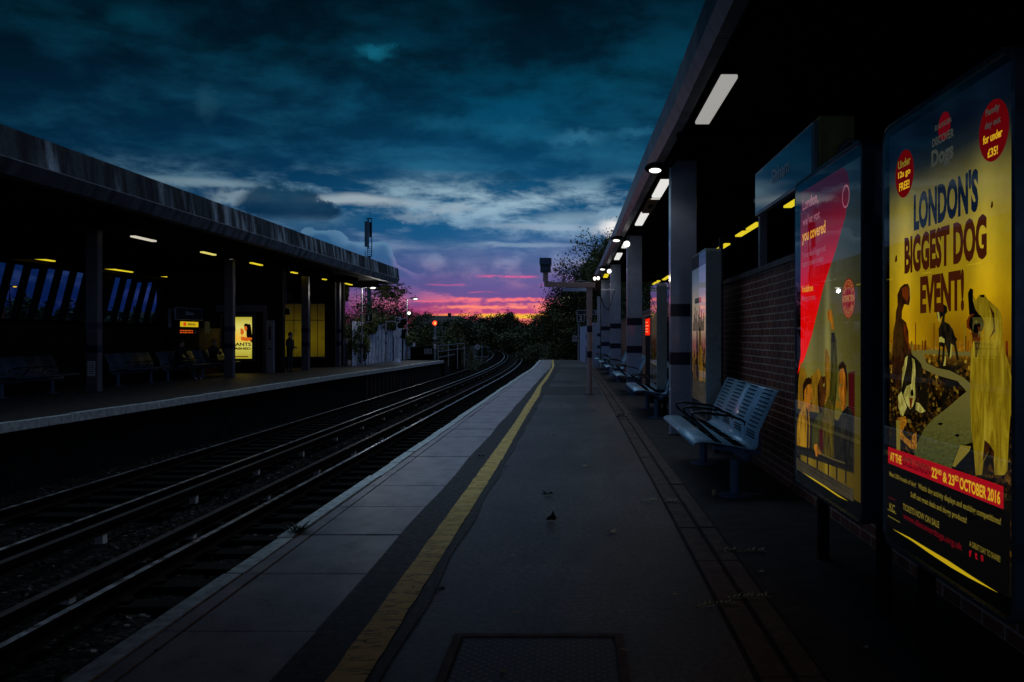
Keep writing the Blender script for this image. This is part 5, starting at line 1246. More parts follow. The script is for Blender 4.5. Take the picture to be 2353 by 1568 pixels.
# people
def person(label, joints, radii, edges, loc, rz, skinz, hairmat, hat=None, shoes=True):
    """joints name->(x,y,z) local; skin-modified skeleton, applied"""
    names = list(joints); me = bpy.data.meshes.new('person'); me.from_pydata([joints[n] for n in names], [(names.index(a), names.index(b)) for a, b in edges], [])
    o = bpy.data.objects.new('tmp', me); COL.objects.link(o)
    sk = o.modifiers.new('skin', 'SKIN'); o.modifiers.new('sub', 'SUBSURF').levels = 1; o.modifiers['sub'].render_levels = 1
    for i, n in enumerate(names):
        r = radii.get(n, .04); r = r if isinstance(r, tuple) else (r, r); me.skin_vertices[0].data[i].radius = r; me.skin_vertices[0].data[i].use_root = (n == 'pelvis')
    bpy.context.view_layer.update()
    m2 = bpy.data.meshes.new_from_object(o.evaluated_get(bpy.context.evaluated_depsgraph_get())); bpy.data.objects.remove(o)
    m2.name = 'person'; p = bpy.data.objects.new('person', m2); COL.objects.link(p); p.location = loc; p.rotation_euler = (0, 0, rz)
    for m in (M['cloth'], M['skin'], M['cloth2'], M['shoe']): m2.materials.append(m)
    kd = {n: Vector(joints[n]) for n in names}
    for f in m2.polygons:
        c = f.center; n = min(kd, key=lambda q: (kd[q]-c).length); f.use_smooth = True
        f.material_index = 1 if n in ('head', 'chin', 'crown', 'nose', 'neck2') or n.startswith(('hand', 'fing', 'thumb')) else (3 if n.startswith('toe') and shoes else (2 if n.startswith(('knee', 'foot', 'shin')) else 0))
    tag(p, label, 'person', 'people waiting on the far platform')
    hd = kd['head']; b = MB(); b.ball((hd.x-.02, hd.y, hd.z+.03), (.095, .085, .105), hairmat, 14, 8); h = b.build('hair', p, smooth=True)
    return p
BE = [('pelvis','waist'),('waist','chest'),('chest','neck'),('neck','chin'),('chin','head'),('head','crown'),('chin','nose')]
RAD = {'pelvis': (.15,.12), 'waist': (.14,.11), 'chest': (.17,.12), 'neck': .055, 'chin': .06, 'head': .085, 'crown': .06, 'nose': .018}
for s in 'LR':
    BE += [('chest','sh'+s),('sh'+s,'elbow'+s),('elbow'+s,'wrist'+s),('wrist'+s,'hand'+s),('pelvis','hip'+s),('hip'+s,'knee'+s),('knee'+s,'shin'+s),('shin'+s,'foot'+s),('foot'+s,'toe'+s),('hand'+s,'thumb'+s)]+[('hand'+s,'fing%d'%i+s) for i in range(4)]
    RAD.update({'sh'+s: .065, 'elbow'+s: .045, 'wrist'+s: .032, 'hand'+s: (.035,.022), 'hip'+s: .085, 'knee'+s: .06, 'shin'+s: .052, 'foot'+s: .042, 'toe'+s: .035, 'thumb'+s: .010}); RAD.update({'fing%d'%i+s: .009 for i in range(4)})
def fingers(J):
    for s in 'LR':
        h = Vector(J['hand'+s]); w = Vector(J['wrist'+s]); d = (h-w).normalized(); side = Vector((0,1,0)) if abs(d.y) < .8 else Vector((1,0,0))
        for i in range(4): J['fing%d'%i+s] = tuple(h+d*(.085-.01*abs(i-1.3))+side*(.022*(i-1.5))+Vector((0,0,-.015)))
        J['thumb'+s] = tuple(h+side*.045+d*.02)
    return J
# standing, facing +x (to the right in the picture)
J = dict(pelvis=(0,0,.86), waist=(.01,0,1.02), chest=(0,0,1.24), neck=(.02,0,1.37), chin=(.045,0,1.43), head=(.05,0,1.50), crown=(.04,0,1.575), nose=(.14,0,1.47),
         shL=(0,.17,1.29), elbowL=(.02,.22,1.04), wristL=(.20,.12,.98), handL=(.27,.08,1.0), hipL=(0,.09,.82), kneeL=(.02,.09,.46), shinL=(-.005,.09,.30), footL=(-.02,.09,.06), toeL=(.13,.10,.035),
         shR=(0,-.17,1.29), elbowR=(.02,-.22,1.04), wristR=(.20,-.12,.97), handR=(.27,-.07,.99), hipR=(0,-.09,.82), kneeR=(.01,-.09,.46), shinR=(-.02,-.09,.30), footR=(-.04,-.09,.06), toeR=(.11,-.10,.035))
person('person in dark coat standing in front of the glowing yellow wall panels, facing right', fingers(J), RAD, BE, (-11.60, 34.3, 0), math.radians(-15), 1.3, M['hair'], shoes=False)
def sitting(lean, legs, look):
    J = dict(pelvis=(0,0,.56), waist=(.0+lean*.3,0,.72), chest=(lean,0,.98), neck=(lean+.02,0,1.12), chin=(lean+.05,0,1.18), head=(lean+.06,0,1.25), crown=(lean+.05,0,1.325), nose=(lean+.145,0,1.22))
    for s, y in (('L', 1), ('R', -1)):
        J.update({'sh'+s: (lean, .17*y, 1.03), 'elbow'+s: (lean+.10, .21*y, .80), 'wrist'+s: (lean+.30, .10*y, .76+look), 'hand'+s: (lean+.37, .06*y, .78+look), 'hip'+s: (.08, .09*y, .54), 'knee'+s: (.46, .10*y, .55), 'shin'+s: (.46+legs*.45, .10*y, .38), 'foot'+s: (.46+legs+.02*y, .10*y, .07), 'toe'+s: (.60+legs+.02*y, .11*y, .04)})
    return fingers(J)
person('person in dark clothes sitting hunched on a far platform bench, legs stretched, pale shoes', sitting(.14, .25, -.05), RAD, BE, (-13.40, 28.4, -.02), math.radians(-8), 1.0, M['hair'])
person('person sitting with fair hair beside the dark banded column, hands held up before the chest', sitting(.02, .30, .12), RAD, BE, (-13.38, 31.2, -.02), math.radians(-25), 1.0, M['hairgrey'])
# ================================================================== beyond the platforms
def Xat(px, Y): return (px-VX)*Y/F
def Zat(py, Y): return E+(VY-py)*Y/F
# gantry with monitor housing on the right platform
t = thing('camera_gantry', 'grey banded post with a long arm carrying a boxy camera housing', 'gantry', (.32, 21, 0))
b = MB(); b.tube([(0,0,0),(0,0,2.64)], .062, M['gantry'], 20); b.tube([(0,0,0),(0,0,.012)], .12, M['iron'], 20); b.build('post', t, smooth=False)
b = MB(); b.box((-.066,-.066,1.9), (.066,.066,2.64), M['gantry'])
for z in (1.98, 2.12, 2.26, 2.4, 2.52):
    for x in (-.04, .04): b.ball((x, -.068, z), .007, M['soot'], 6, 4)
b.build('bracket', t)
for z in (1.54, .91): b = MB(); b.tube([(0,0,z),(0,0,z+.16)], .064, M['band'], 20); b.build('band', t)
b = MB(); b.bar((.12, 0, 2.70), (-1.09, -.45, 2.70), .125, .125, M['gantry']); b.build('arm', t, bevel=.008)
b = MB(); b.box((-1.13,-.52,2.765), (-1.01,-.38,3.0), M['gantry']); b.build('neck', t)
b = MB(); b.box((-1.195,-.62,2.99), (-.945,-.28,3.24), M['mast']); b.build('housing', t, bevel=.01)
h = [c for c in t.children if c.name.startswith('housing')][0]
b = MB(); b.box((-1.165,-.623,3.03), (-.975,-.6205,3.12), M['benchleg']); b.build('screen', h); b = MB(); b.box((-1.21,-.68,3.16), (-.93,-.26,3.32), M['benchleg']); b.build('hood', h)
b = MB(); b.tube([(.10,.0,2.66),(.25,.1,2.5),(.36,.3,2.2),(.5,.6,2.1),(.62,1.0,2.5),(.7,1.3,2.7)], .012, M['black'], 8); b.build('cable', t, smooth=True)
t = thing('twin_lamp', 'small twin white lamp mounted right of the gantry post', 'lamp', (.52, 22.2, 2.92))
b = MB(); b.box((-.13,-.02,-.30), (.12,.12,.13), M['blackmatt']); b.build('housing', t); b = MB()
b.ball((-.045,-.03,.03), (.04,.02,.05), M['headlamp'], 10, 6); b.ball((.045,-.03,.04), (.04,.02,.05), M['headlamp'], 10, 6); b.build('lens', t); lamp_light(t, (-.15, -.5, .0), 5, (1, .80, .55))
b = MB(); b.box((.1, -.02, -.28), (.5, .02, -.24), M['colpaint']); b.build('bracket', t)
# second gantry farther on
t = thing('signal_arm', 'flat blue crossbar on a post behind the camera gantry', 'gantry', (.40, 30, 0))
b = MB(); b.bar((0,0,0),(0,0,3.15), .09, .09, M['colpaint'], up=(1,0,0)); b.build('post', t); b = MB(); b.box((-.89,-.06,3.04), (-.05,.06,3.16), M['whiteboard']); b.build('arm', t)
# lamp posts of one family
def lamp_post(label, loc, h=3.9, arm=.5, mat=M['postgrey'], lampm=M['headlamp'], grp='lamp posts beside the line', sgn=1):
    t = thing('lamp_post', label, 'lamp post', loc, grp)
    b = MB(); b.tube([(0,0,0),(0,0,h)], [.045,.035], mat, 12); b.tube([(0,0,0),(0,0,1.0)], .055, mat, 12); b.build('post', t)
    b = MB(); b.tube([(0,0,.9),(0,0,1.08)], .075, M['signblack'], 12); b.build('band', t)
    b = MB(); b.tube([(0,0,h),(sgn*.1,0,h+.02),(sgn*.25,0,h+.03)], .025, mat); b.build('arm', t)
    b = MB(); b.ball((sgn*(arm-.05),0,h+.05), (.30,.13,.06), M['black'], 14, 8); b.build('lamp_head', t, smooth=True)
    hd = [c for c in t.children if c.name.startswith('lamp_head')][0]
    b = MB(); b.ball((sgn*(arm+.05),-.02,h+.012), (.15,.10,.055), lampm, 12, 6); b.build('lens', hd, smooth=True)
    if lampm is M['headlamp']: lamp_light(t, (sgn*(arm+.05), -.1, h-.15), 42, (1, .95, .88))
    return t
lp = lamp_post('lit lamp post under the end of the left canopy, beside the sign 1', (-10.68, 42.2, 0), 3.86)
again(lp, 'lit lamp post against the pink sky beyond the white hoarding', (-10.86, 54.3, 0))
again(lp, 'lit lamp post half hidden among the leaves of the trees right of the sunset', (-1.05, 60.3, .42))
q = lamp_post('unlit lamp post with a flat grey head over the right platform arm', (.62, 38.0, 0), 3.85, .5, M['postgrey'], M['postgrey'], 'lamp posts beside the line', -1)
b = MB(); b.ball((-10.7, 54.2, 2.95), (.10,.08,.10), M['headlamp'], 10, 6); tag(b.build('small_lamp'), 'small round white lamp halfway up the farther lamp post', 'lamp')
# platform number signs
def plate(label, x, y, z0, w, h, txts, name='platform_sign', cat='sign', back=None, border=True, pole=None):
    t = thing(name, label, cat, (x, y, z0))
    b = MB(); b.box((0, 0, 0), (w, .03, h), back or M['signblack']); b.build('plate', t)
    b = MB(); e = .022
    if border:
        for (a, c) in (((0,-.004,0),(w,-.001,e)), ((0,-.004,h-e),(w,-.001,h)), ((0,-.004,e),(e,-.001,h-e)), ((w-e,-.004,e),(w,-.001,h-e))): b.box(a, c, M['signwhite'])
        b.build('border', t)
    b = MB()
    for (s_, u0, u1, v0, v1, m) in txts: put_text(b, s_, m, lambda u, v: (w*(u0+(u1-u0)*u), -.006, h*(v0+(v1-v0)*v)), .01)
    if b.f: b.build('lettering', t)
    if pole: b = MB(); b.tube([(pole[0], .06, pole[1]-z0), (pole[0], .06, pole[2]-z0)], .04, M['postgrey'], 10); b.build('pole', t)
    return t
plate('square black sign with a white 1 on the nearer left lamp post', Xat(838.4, 42.1), 42.1, Zat(739.5, 42.1), .385, .39, [('1', .38, .58, .2, .8, M['signwhite'])])
tt = plate('square black sign with a white 2 at the far end of the right platform', Xat(1325.8, 51.8), 51.8, Zat(739.4, 51.8), .45, .44, [('2', .32, .68, .18, .82, M['signwhite'])], pole=(.09, 0, 3.07))
b = MB(); b.tube([(.09, .06, -Zat(739.4, 51.8)), (.09, .06, -Zat(739.4, 51.8)+.98)], .055, M['postgrey'], 10); b.build('pole_base', tt)
tt = plate('long black way out sign with a white arrow box above the sign 2', Xat(1325.8, 51.8), 51.8, Zat(723.3, 51.8), 1.36, .28, [('Way out', .28, .62, .34, .7, M['postgrey']), ('3', .72, .76, .3, .7, M['postgrey'])])
b = MB(); b.box((1.12,-.007,.06), (1.30,-.005,.22), M['signwhite']); b.box((1.15,-.010,.085), (1.27,-.008,.195), M['signblack']); b.box((1.18,-.013,.125), (1.24,-.011,.155), M['signwhite']); b.build('arrow_box', tt)
def warning(label, x, y, z, w=.47, h=.36):
    t = thing('warning_sign', label, 'sign', (x, y, z))
    b = MB(); b.box((0,0,0),(w,.02,h), material('sign_offwhite', (.42,.40,.42), .5)); b.build('plate', t); b = MB()
    n = 18; cx, cz, r = w*.28, h*.64, h*.25
    for i in range(n):
        a0, a1 = 2*math.pi*i/n, 2*math.pi*(i+1)/n; b.poly([(cx+r*.75*math.cos(a0),-.003,cz+r*.75*math.sin(a0)),(cx+r*math.cos(a0),-.003,cz+r*math.sin(a0)),(cx+r*math.cos(a1),-.003,cz+r*math.sin(a1)),(cx+r*.75*math.cos(a1),-.003,cz+r*.75*math.sin(a1))], M['signblack'])
    b.bar((cx-r*.6,-.006,cz+r*.6),(cx+r*.6,-.006,cz-r*.6), .002, .02, M['signblack']); b.ball((cx, -.004, cz+r*.35), (.02,.002,.02), M['signblack'], 8, 4); b.box((cx-.02,-.005,cz-r*.6),(cx+.02,-.002,cz+r*.2), M['signblack'])
    b.poly([(w*.60,-.003,h*.42),(w*.94,-.003,h*.42),(w*.77,-.003,h*.92)], M['signblack']); b.box((w*.08,-.004,h*.08),(w*.48,-.002,h*.30), M['darkred'] if 'darkred' in M else M['signblack']); b.box((w*.55,-.004,h*.08),(w*.95,-.002,h*.30), M['signblack'])
    for i in range(2): b.box((w*.12,-.006,h*(.13+i*.09)),(w*.44,-.005,h*(.16+i*.09)), M['signwhite']); b.box((w*.59,-.006,h*(.13+i*.09)),(w*.91,-.005,h*(.16+i*.09)), M['signwhite'])
    b.build('pictograms', t)
    return t
tw = warning('small whitish warning sign left of the red signal post', Xat(975, 53.6), 53.6, Zat(814, 53.6), .47, .34)
b = MB(); b.box((-.9, .05, -.45), (.55, .12, .45), M['blackmatt']); b.build('backing', tw)
tw = warning('small pinkish warning sign on the pole of the sign 2', Xat(1315, 51.6), 51.6, Zat(786, 51.6), .42, .38)
tw2 = warning('dark warning sign to the right of the pinkish warning sign', Xat(1329, 51.5), 51.5, Zat(785, 51.5), .30, .34)
# monitors on the left platform
t = thing('monitor_stand', 'post with stacked tilted monitors and a pale pedestal at the left platform end', 'monitors', (-10.05, 47.5, 0))
b = MB(); b.bar((-.62,0,0),(-.62,0,2.34), .08, .08, M['postgrey'], up=(1,0,0)); b.bar((-.66,0,2.30),(0,0,2.30), .07, .07, M['postgrey']); b.build('frame', t)
for z in (1.55, 1.0): b = MB(); b.box((-.665,-.045,z),(-.575,.045,z+.16), M['band']); b.build('band', t)
b = MB(); b.bar((0,0,.9),(0,0,2.4), .07, .07, M['whiteboard'], up=(1,0,0)); b.tube([(0,0,0),(0,0,.25),(0,0,1.25)], [.26,.10,.07], M['colpaint'], 12); b.build('pedestal', t)
b = MB(); b.box((-.08,-.14,2.22),(.18,.14,2.56), M['colpaint']); b.box((-.05,-.145,2.26),(.15,-.142,2.5), M['signblack']); b.build('camera_box', t)
b = MB(); b.bar((.18,-.2,1.98),(.42,.1,2.36), .28, .22, M['blackmatt'], up=(0,0,1)); b.bar((.05,.0,2.40),(.42,.0,2.46), .3, .03, M['whiteboard']); b.build('monitor', t)
b = MB(); b.box((-.18,-.16,1.44),(.25,.16,1.78), M['whiteboard']); b.bar((.28,-.1,1.40),(.40,.1,1.82), .26, .12, M['blackmatt']); b.build('lower_monitor', t)
# hoarding on the left, with ivy, sloping down at the end
t = thing('painted_hoarding', 'tall pale blue painted hoarding with graffiti marks, ivy over its left half', 'hoarding', (-10.95, 41.4, 0))
b = MB(); prof = [(0, 2.2), (8.9, 2.15), (9.0, 2.15), (12.0, 2.0), (16.0, 1.25)]
for (y0, h0), (y1, h1) in zip(prof[:-1], prof[1:]):
    n = max(1, int((y1-y0)/.15))
    for i in range(n):
        a, c = y0+(y1-y0)*i/n, y0+(y1-y0)*(i+1)/n; ha, hc = h0+(h1-h0)*i/n, h0+(h1-h0)*(i+1)/n; dx = .03 if i % 2 else 0
        b.poly([(dx, a, 0), (dx, c, 0), (dx, c, hc), (dx, a, ha)], M['hoard']); b.poly([(dx, c, 0), (.03-dx, c, 0), (.03-dx, c, hc), (dx, c, hc)], M['hoard'])
b.box((-.04, 0, 0), (-.01, 9.0, 2.1), M['soot']); b.build('boards', t)
b = MB(); b.box((.032, 9.0, 0), (.07, 9.12, 2.2), M['blackmatt']); b.box((.032, 11.6, 0), (.07, 11.9, 1.95), M['blackmatt']); b.build('gap_post', t)
t = thing('painted_hoarding', 'narrow pale blue hoarding running beside the far end of the right platform', 'hoarding', (.55, 46, 0))
b = MB()
for i in range(30):
    a, c = i*.18, (i+1)*.18; X = lambda y: -.065*y; dx = .03 if i % 2 else 0
    b.poly([(X(a)+dx, a, 0), (X(c)+dx, c, 0), (X(c)+dx, c, 2.02+.05*math.sin(i)), (X(a)+dx, a, 2.02+.05*math.sin(i))], M['whiteboard']); b.poly([(X(c)+dx, c, 0), (X(c)+.03-dx, c, 0), (X(c)+.03-dx, c, 2.0), (X(c)+dx, c, 2.0)], M['whiteboard'])
b.build('boards', t); b = MB(); b.box((-.05, -.02, 1.3), (-.01, .1, 1.55), M['band']); b.box((-.07,-.1,.0), (.02,.05,.9), M['postgrey']); b.build('post', t)
# signal with red light
t = thing('railway_signal', 'short railway signal showing a red light at the end of the left platform', 'signal', (Xat(1003.4, 52.2), 51.6, 0))
b = MB(); b.tube([(0,0,0),(0,0,2.12)], .058, M['galv'], 14); b.build('post', t)
b = MB(); b.tube([(0,-.04,2.27),(0,.14,2.27)], .17, M['blackmatt'], 24); b.tube([(0,-.20,2.285),(0,-.04,2.285)], .15, M['blackmatt'], 24, cap=False); b.build('signal_head', t)
hd = [c for c in t.children if c.name.startswith('signal_head')][0]
b = MB(); b.ball((0,-.05,2.27), (.145,.03,.145), M['redlamp'], 20, 10); b.ball((.015,-.085,2.26), (.075,.02,.075), M['redcore'], 16, 8); b.build('lens', hd, smooth=True)
for z in (1.33, 1.41): b = MB(); b.box((-.12,-.07,z-.02), (.12,-.06,z+.02), M['signwhite']); b.build('white_band', t)
b = MB(); b.box((-.12,-.075,1.03), (.12,-.062,1.28), M['signblack']); put_text(b, 'A', M['signwhite'], lambda u, v: (-.03+u*.06, -.078, 1.19+v*.05)); put_text(b, '474', M['signwhite'], lambda u, v: (-.07+u*.14, -.078, 1.08+v*.06)); b.build('number_plate', t)
b = MB(); b.box((-.07,-.075,.72), (.07,-.062,1.0), M['signwhite']); put_text(b, '2', M['signblack'], lambda u, v: (-.03+u*.05, -.078, .80+v*.12)); b.build('white_plate', t)
b = MB()
for z in (.75, 1.1, 1.45, 1.8, 2.05):
    b.tube([(.10+.19*(1-math.cos(a)), .25*math.sin(a), z) for a in [math.pi*i/10 for i in range(11)]], .012, M['galv'], 6)
b.tube([(.12,.0,.2),(.12,.0,2.1)], .012, M['galv'], 6); b.tube([(.46,.0,.6),(.46,.0,2.1)], .010, M['galv'], 6)
for z in (.5, 1.05, 1.5, 1.95): b.bar((-.16, 0, z), (.02, 0, z), .02, .02, M['galv'])
b.build('ladder_cage', t)
# handrail fence, dark panel and palisade beyond the ramp
t = thing('handrail_fence', 'pale handrails beside the ramp behind the red signal', 'fence', (Xat(1007, 53), 53, -.2))
for (z, L) in ((1.06, 8.5), (.70, 9.0), (.32, 5)): b = MB(); b.bar((0,0,z+.02),(.55*L/9, L, z+.12), .05, .05, M['galv']); b.build('rail', t)
for y in (0.0, 3.0, 6.0, 8.5): b = MB(); b.bar((.06*y,y,-.6),(.06*y,y,1.1), .05, .05, M['galv'], up=(1,0,0)); b.build('post', t)
t = thing('palisade_fence', 'short pale louvred metal fence right of the handrails', 'fence', (Xat(1064, 66), 66, -.9))
b = MB()
for i in range(9): b.box((-.0, -.02, .1+i*.15), (.42, .02, .17+i*.15), M['galv'])
b.bar((-.02,0,0),(-.02,0,1.55), .05, .05, M['galv'], up=(1,0,0)); b.bar((.44,0,0),(.44,0,1.55), .05, .05, M['galv'], up=(1,0,0)); b.build('slats', t)
t = thing('dark_cabinet', 'black lineside cabinet behind the handrails', 'cabinet', (Xat(1046, 62), 62, -1.0)); b = MB(); b.box((-.5,0,0),(.35,.6,1.75), M['blackmatt']); b.build('body', t); b = MB(); b.box((-.46,-.01,.2),(-.1,-.002,1.6), M['soot']); b.build('door', t)
t = thing('palisade_fence', 'low pale palisade fence behind the round 30 sign', 'fence', (Xat(1078, 86), 86, -.9))
b = MB()
for i in range(8): b.box((i*.09, -.01, 0), (i*.09+.05, .01, 1.45), M['galv'])
b.box((0,.012,.3),(1.9,.03,.36), M['galv']); b.box((0,.012,1.3),(2.0,.03,1.36), M['galv'])
for i in range(3): b.box((.8+i*.55, -.01, 0), (.84+i*.55, .01, 1.4), M['galv'])
b.build('pales', t)
t = thing('speed_sign', 'round white speed restriction sign reading 30 beside the curving track', 'sign', (Xat(1097.6, 85), 84.8, Zat(798, 85)))
b = MB(); b.tube([(0,0,0),(0,.02,0)], .285, M['signwhite'], 28); b.tube([(0,-.004,0),(0,-.001,0)], .27, M['signblack'], 28); b.tube([(0,-.008,0),(0,-.005,0)], .235, M['signwhite'], 28); b.build('disc', t)
b = MB(); put_text(b, '30', M['signblack'], lambda u, v: (-.15+u*.30, -.012, -.12+v*.24), .03); b.build('lettering', t); b = MB(); b.bar((.42,.05,-1.3),(.42,.05,.45), .05, .05, M['galv'], up=(1,0,0)); b.bar((.0,.05,0),(.42,.05,0), .04, .04, M['galv']); b.build('post', t)
# fence on the right embankment
t = thing('lineside_fence', 'pale low fence on the right bank where the tracks curve away', 'fence', (0, 100, 0))
for z in (.15, .45): 
    b = MB()
    for i in range(8): y0, y1 = 100+i*7, 100+(i+1)*7; b.bar((bend(y0)+.2, y0-100, z-.8), (bend(y1)+.2, y1-100, z-.8), .07, .07, M['galv'])
    b.build('rail', t)
for i in range(0, 9, 2): y0 = 100+i*7; b = MB(); b.bar((bend(y0)+.2, y0-100, -1.5), (bend(y0)+.2, y0-100, -.3), .09, .09, M['galv'], up=(1,0,0)); b.build('post', t)
# pale trackside walkway
b = MB(); b.sweep([(1.2, -1.10), (2.5, -1.08)], frange(54, 170, 4), lambda y: -2.9+bend(y), M['kerb']); structure(b.build('path'))
# radio mast
t = thing('radio_mast', 'tall dark radio mast with panel antennas rising behind the left canopy', 'mast', (-22, 90, -1))
b = MB(); b.tube([(0,0,0),(0,0,11.0)], [.3,.17], M['mast'], 14); b.build('pole', t)
b = MB(); b.bar((-.10,0,11.8),(-.10,0,15.0), .14, .14, M['mast'], up=(1,0,0)); b.bar((.26,0,11.0),(.26,0,15.0), .08, .08, M['mast'], up=(1,0,0)); b.bar((-.18,0,11.0),(-.18,0,12.0), .05, .05, M['mast'], up=(1,0,0))
for i in range(6): b.bar((-.18,0,11.0+i*.2),(.26,0,11.0+i*.2), .04, .04, M['mast'])
b.bar((-.3,0,11.0),(.32,0,11.0), .08, .08, M['mast']); b.bar((-.3,0,15.0),(.32,0,15.0), .1, .1, M['mast']); b.build('lattice', t)
b = MB(); b.box((-.46,-.12,12.0),(-.22,.12,14.7), M['mast']); b.box((.05,-.2,13.0),(.22,-.05,14.6), M['blackmatt']); b.build('antenna', t); b = MB(); b.tube([(.1,0,15.0),(.1,0,16.1)], .015, M['mast'], 6); b.build('whip', t)
b = MB(); b.tube([(-.42,0,1),(-.42,0,11.5)], .04, M['mast'], 8); b.build('cable', t)
# houses far off
def house(label, x, y, w, d, h, rh, z=-.8, gable=False, rz=0):
    t = thing('house', label, 'house', (x, y, z), 'houses beyond the railway', rz)
    b = MB(); b.box((-w/2,-d/2,0),(w/2,d/2,h), M['housewall']); b.build('wall', t); b = MB(); e = .4
    if gable:
        b.poly([(-w/2-e,-d/2-e,h),(0,-d/2-e,h+rh),(0,d/2+e,h+rh),(-w/2-e,d/2+e,h)], M['rooftile']); b.poly([(w/2+e,-d/2-e,h),(w/2+e,d/2+e,h),(0,d/2+e,h+rh),(0,-d/2-e,h+rh)], M['rooftile'])
        b.poly([(-w/2,-d/2,h),(w/2,-d/2,h),(0,-d/2,h+rh-.2)], M['housewall'])
        g_ = MB(); g_.bar((-w/2-e,-d/2-e-.05,h),(0,-d/2-e-.05,h+rh), .1, .28, M['render']); g_.bar((w/2+e,-d/2-e-.05,h),(0,-d/2-e-.05,h+rh), .1, .28, M['render']); r = b.build('roof', t); g_.build('bargeboard', r)
    else:
        b.poly([(-w/2-e,-d/2-e,h),(w/2+e,-d/2-e,h),(w/2-1.5,0,h+rh),(-w/2-e,0,h+rh)], M['rooftile']); b.poly([(-w/2-e,d/2+e,h),(-w/2-e,0,h+rh),(w/2-1.5,0,h+rh),(w/2+e,d/2+e,h)], M['rooftile']); b.poly([(w/2+e,-d/2-e,h),(w/2+e,d/2+e,h),(w/2-1.5,0,h+rh)], M['rooftile']); r = b.build('roof', t)
        c = MB(); c.box((w*.1,-.3,h+rh-.5),(w*.1+.7,.3,h+rh+.6), M['housewall']); c.build('chimney', r)
    for i in range(2):
        for k in range(2): b = MB(); xx = -w*.28+i*w*.42; b.box((xx,-d/2-.06,1+k*2.6),(xx+1.3,-d/2-.003,2.2+k*2.6), M['render']); b.box((xx+.1,-d/2-.075,1.1+k*2.6),(xx+1.2,-d/2-.062,2.1+k*2.6), M['signblack']); b.build('window', t)
    return t
house('dark house with a long roof silhouetted left of the sunset', Xat(1018, 190), 190, 11, 8, 4.2, 2.6, -.6)
house('house gable edged with pale boards below the sunset', Xat(1068, 150), 150, 7, 9, 2.6, 2.6, -.8, True)
house('dim house with pale windows seen through the slanted windows', -66, 90, 12, 8, 3.2, 2.2, -.6)
house('second dim house seen through the slanted windows, farther right', -50, 94, 10, 8, 2.8, 2.0, -.6)
# orange and white street lamps behind the left platform
ls = lamp_post('street lamp with orange light behind the slanted windows at the far left', (Xat(22, 62), 62, -1), 6.1, .35, M['soot'], M['sodium'], 'street lamps behind the left platform')
l2 = lamp_post('street lamp with pale light just right of the leftmost dark column', (Xat(235, 70), 70, -1), 5.9, .35, M['soot'], M['tubepale'], 'street lamps behind the left platform')
b = MB(); b.box((Xat(0, 45), 45, -1), (Xat(7, 45), 45.1, 3.3), M['redpost']); tag(b.build('red_post'), 'red upright post at the left edge behind the slanted windows', 'post')

# ================================================================== trees and bushes
def leaves(n_clump, rx, ry, rz, per, lsize, seed, cz, hollow=.35, clump=.28, lower=-1.0):
    r = np.random.RandomState(seed); out = []; cs = []
    while len(cs) < n_clump:
        p = r.uniform(-1, 1, 3)
        d = np.linalg.norm(p)
        if d > 1 or d < hollow or p[2] < lower: continue
        p *= (1+.18*math.sin(5*math.atan2(p[1], p[0])+seed)+.12*r.randn())
        cs.append(p)
    cs = np.array(cs)*np.array([rx, ry, rz])+np.array([0, 0, cz])
    for c in cs:
        m = int(per*r.uniform(.6, 1.4)); sc_ = clump*r.uniform(.6, 1.5)
        out.append(c+r.randn(m, 3)*np.array([sc_*rx, sc_*ry, sc_*.7*rz])*.55)
    pts = np.concatenate(out); m = len(pts)
    a = r.randn(m, 3); a /= np.linalg.norm(a, axis=1)[:, None]; b = r.randn(m, 3); b -= (a*b).sum(1)[:, None]*a; b /= np.linalg.norm(b, axis=1)[:, None]
    s = lsize*r.uniform(.6, 1.4, m)[:, None]
    V = np.stack([pts-a*s, pts-b*s*.45, pts+a*s, pts+b*s*.45], 1).reshape(-1, 3)
    return V
def leafmesh(name, V, mats):
    me = bpy.data.meshes.new(name); n = len(V)//4
    me.vertices.add(len(V)); me.vertices.foreach_set('co', V.astype(np.float32).ravel()); me.loops.add(4*n); me.polygons.add(n)
    me.loops.foreach_set('vertex_index', np.arange(4*n, dtype=np.int32)); me.polygons.foreach_set('loop_start', np.arange(0, 4*n, 4, dtype=np.int32))
    me.update(calc_edges=True)
    for m in mats: me.materials.append(m)
    if len(mats) > 1:
        mi = (np.random.RandomState(n).rand(n) < .22).astype(np.int32); me.polygons.foreach_set('material_index', mi)
    me.validate(); return me
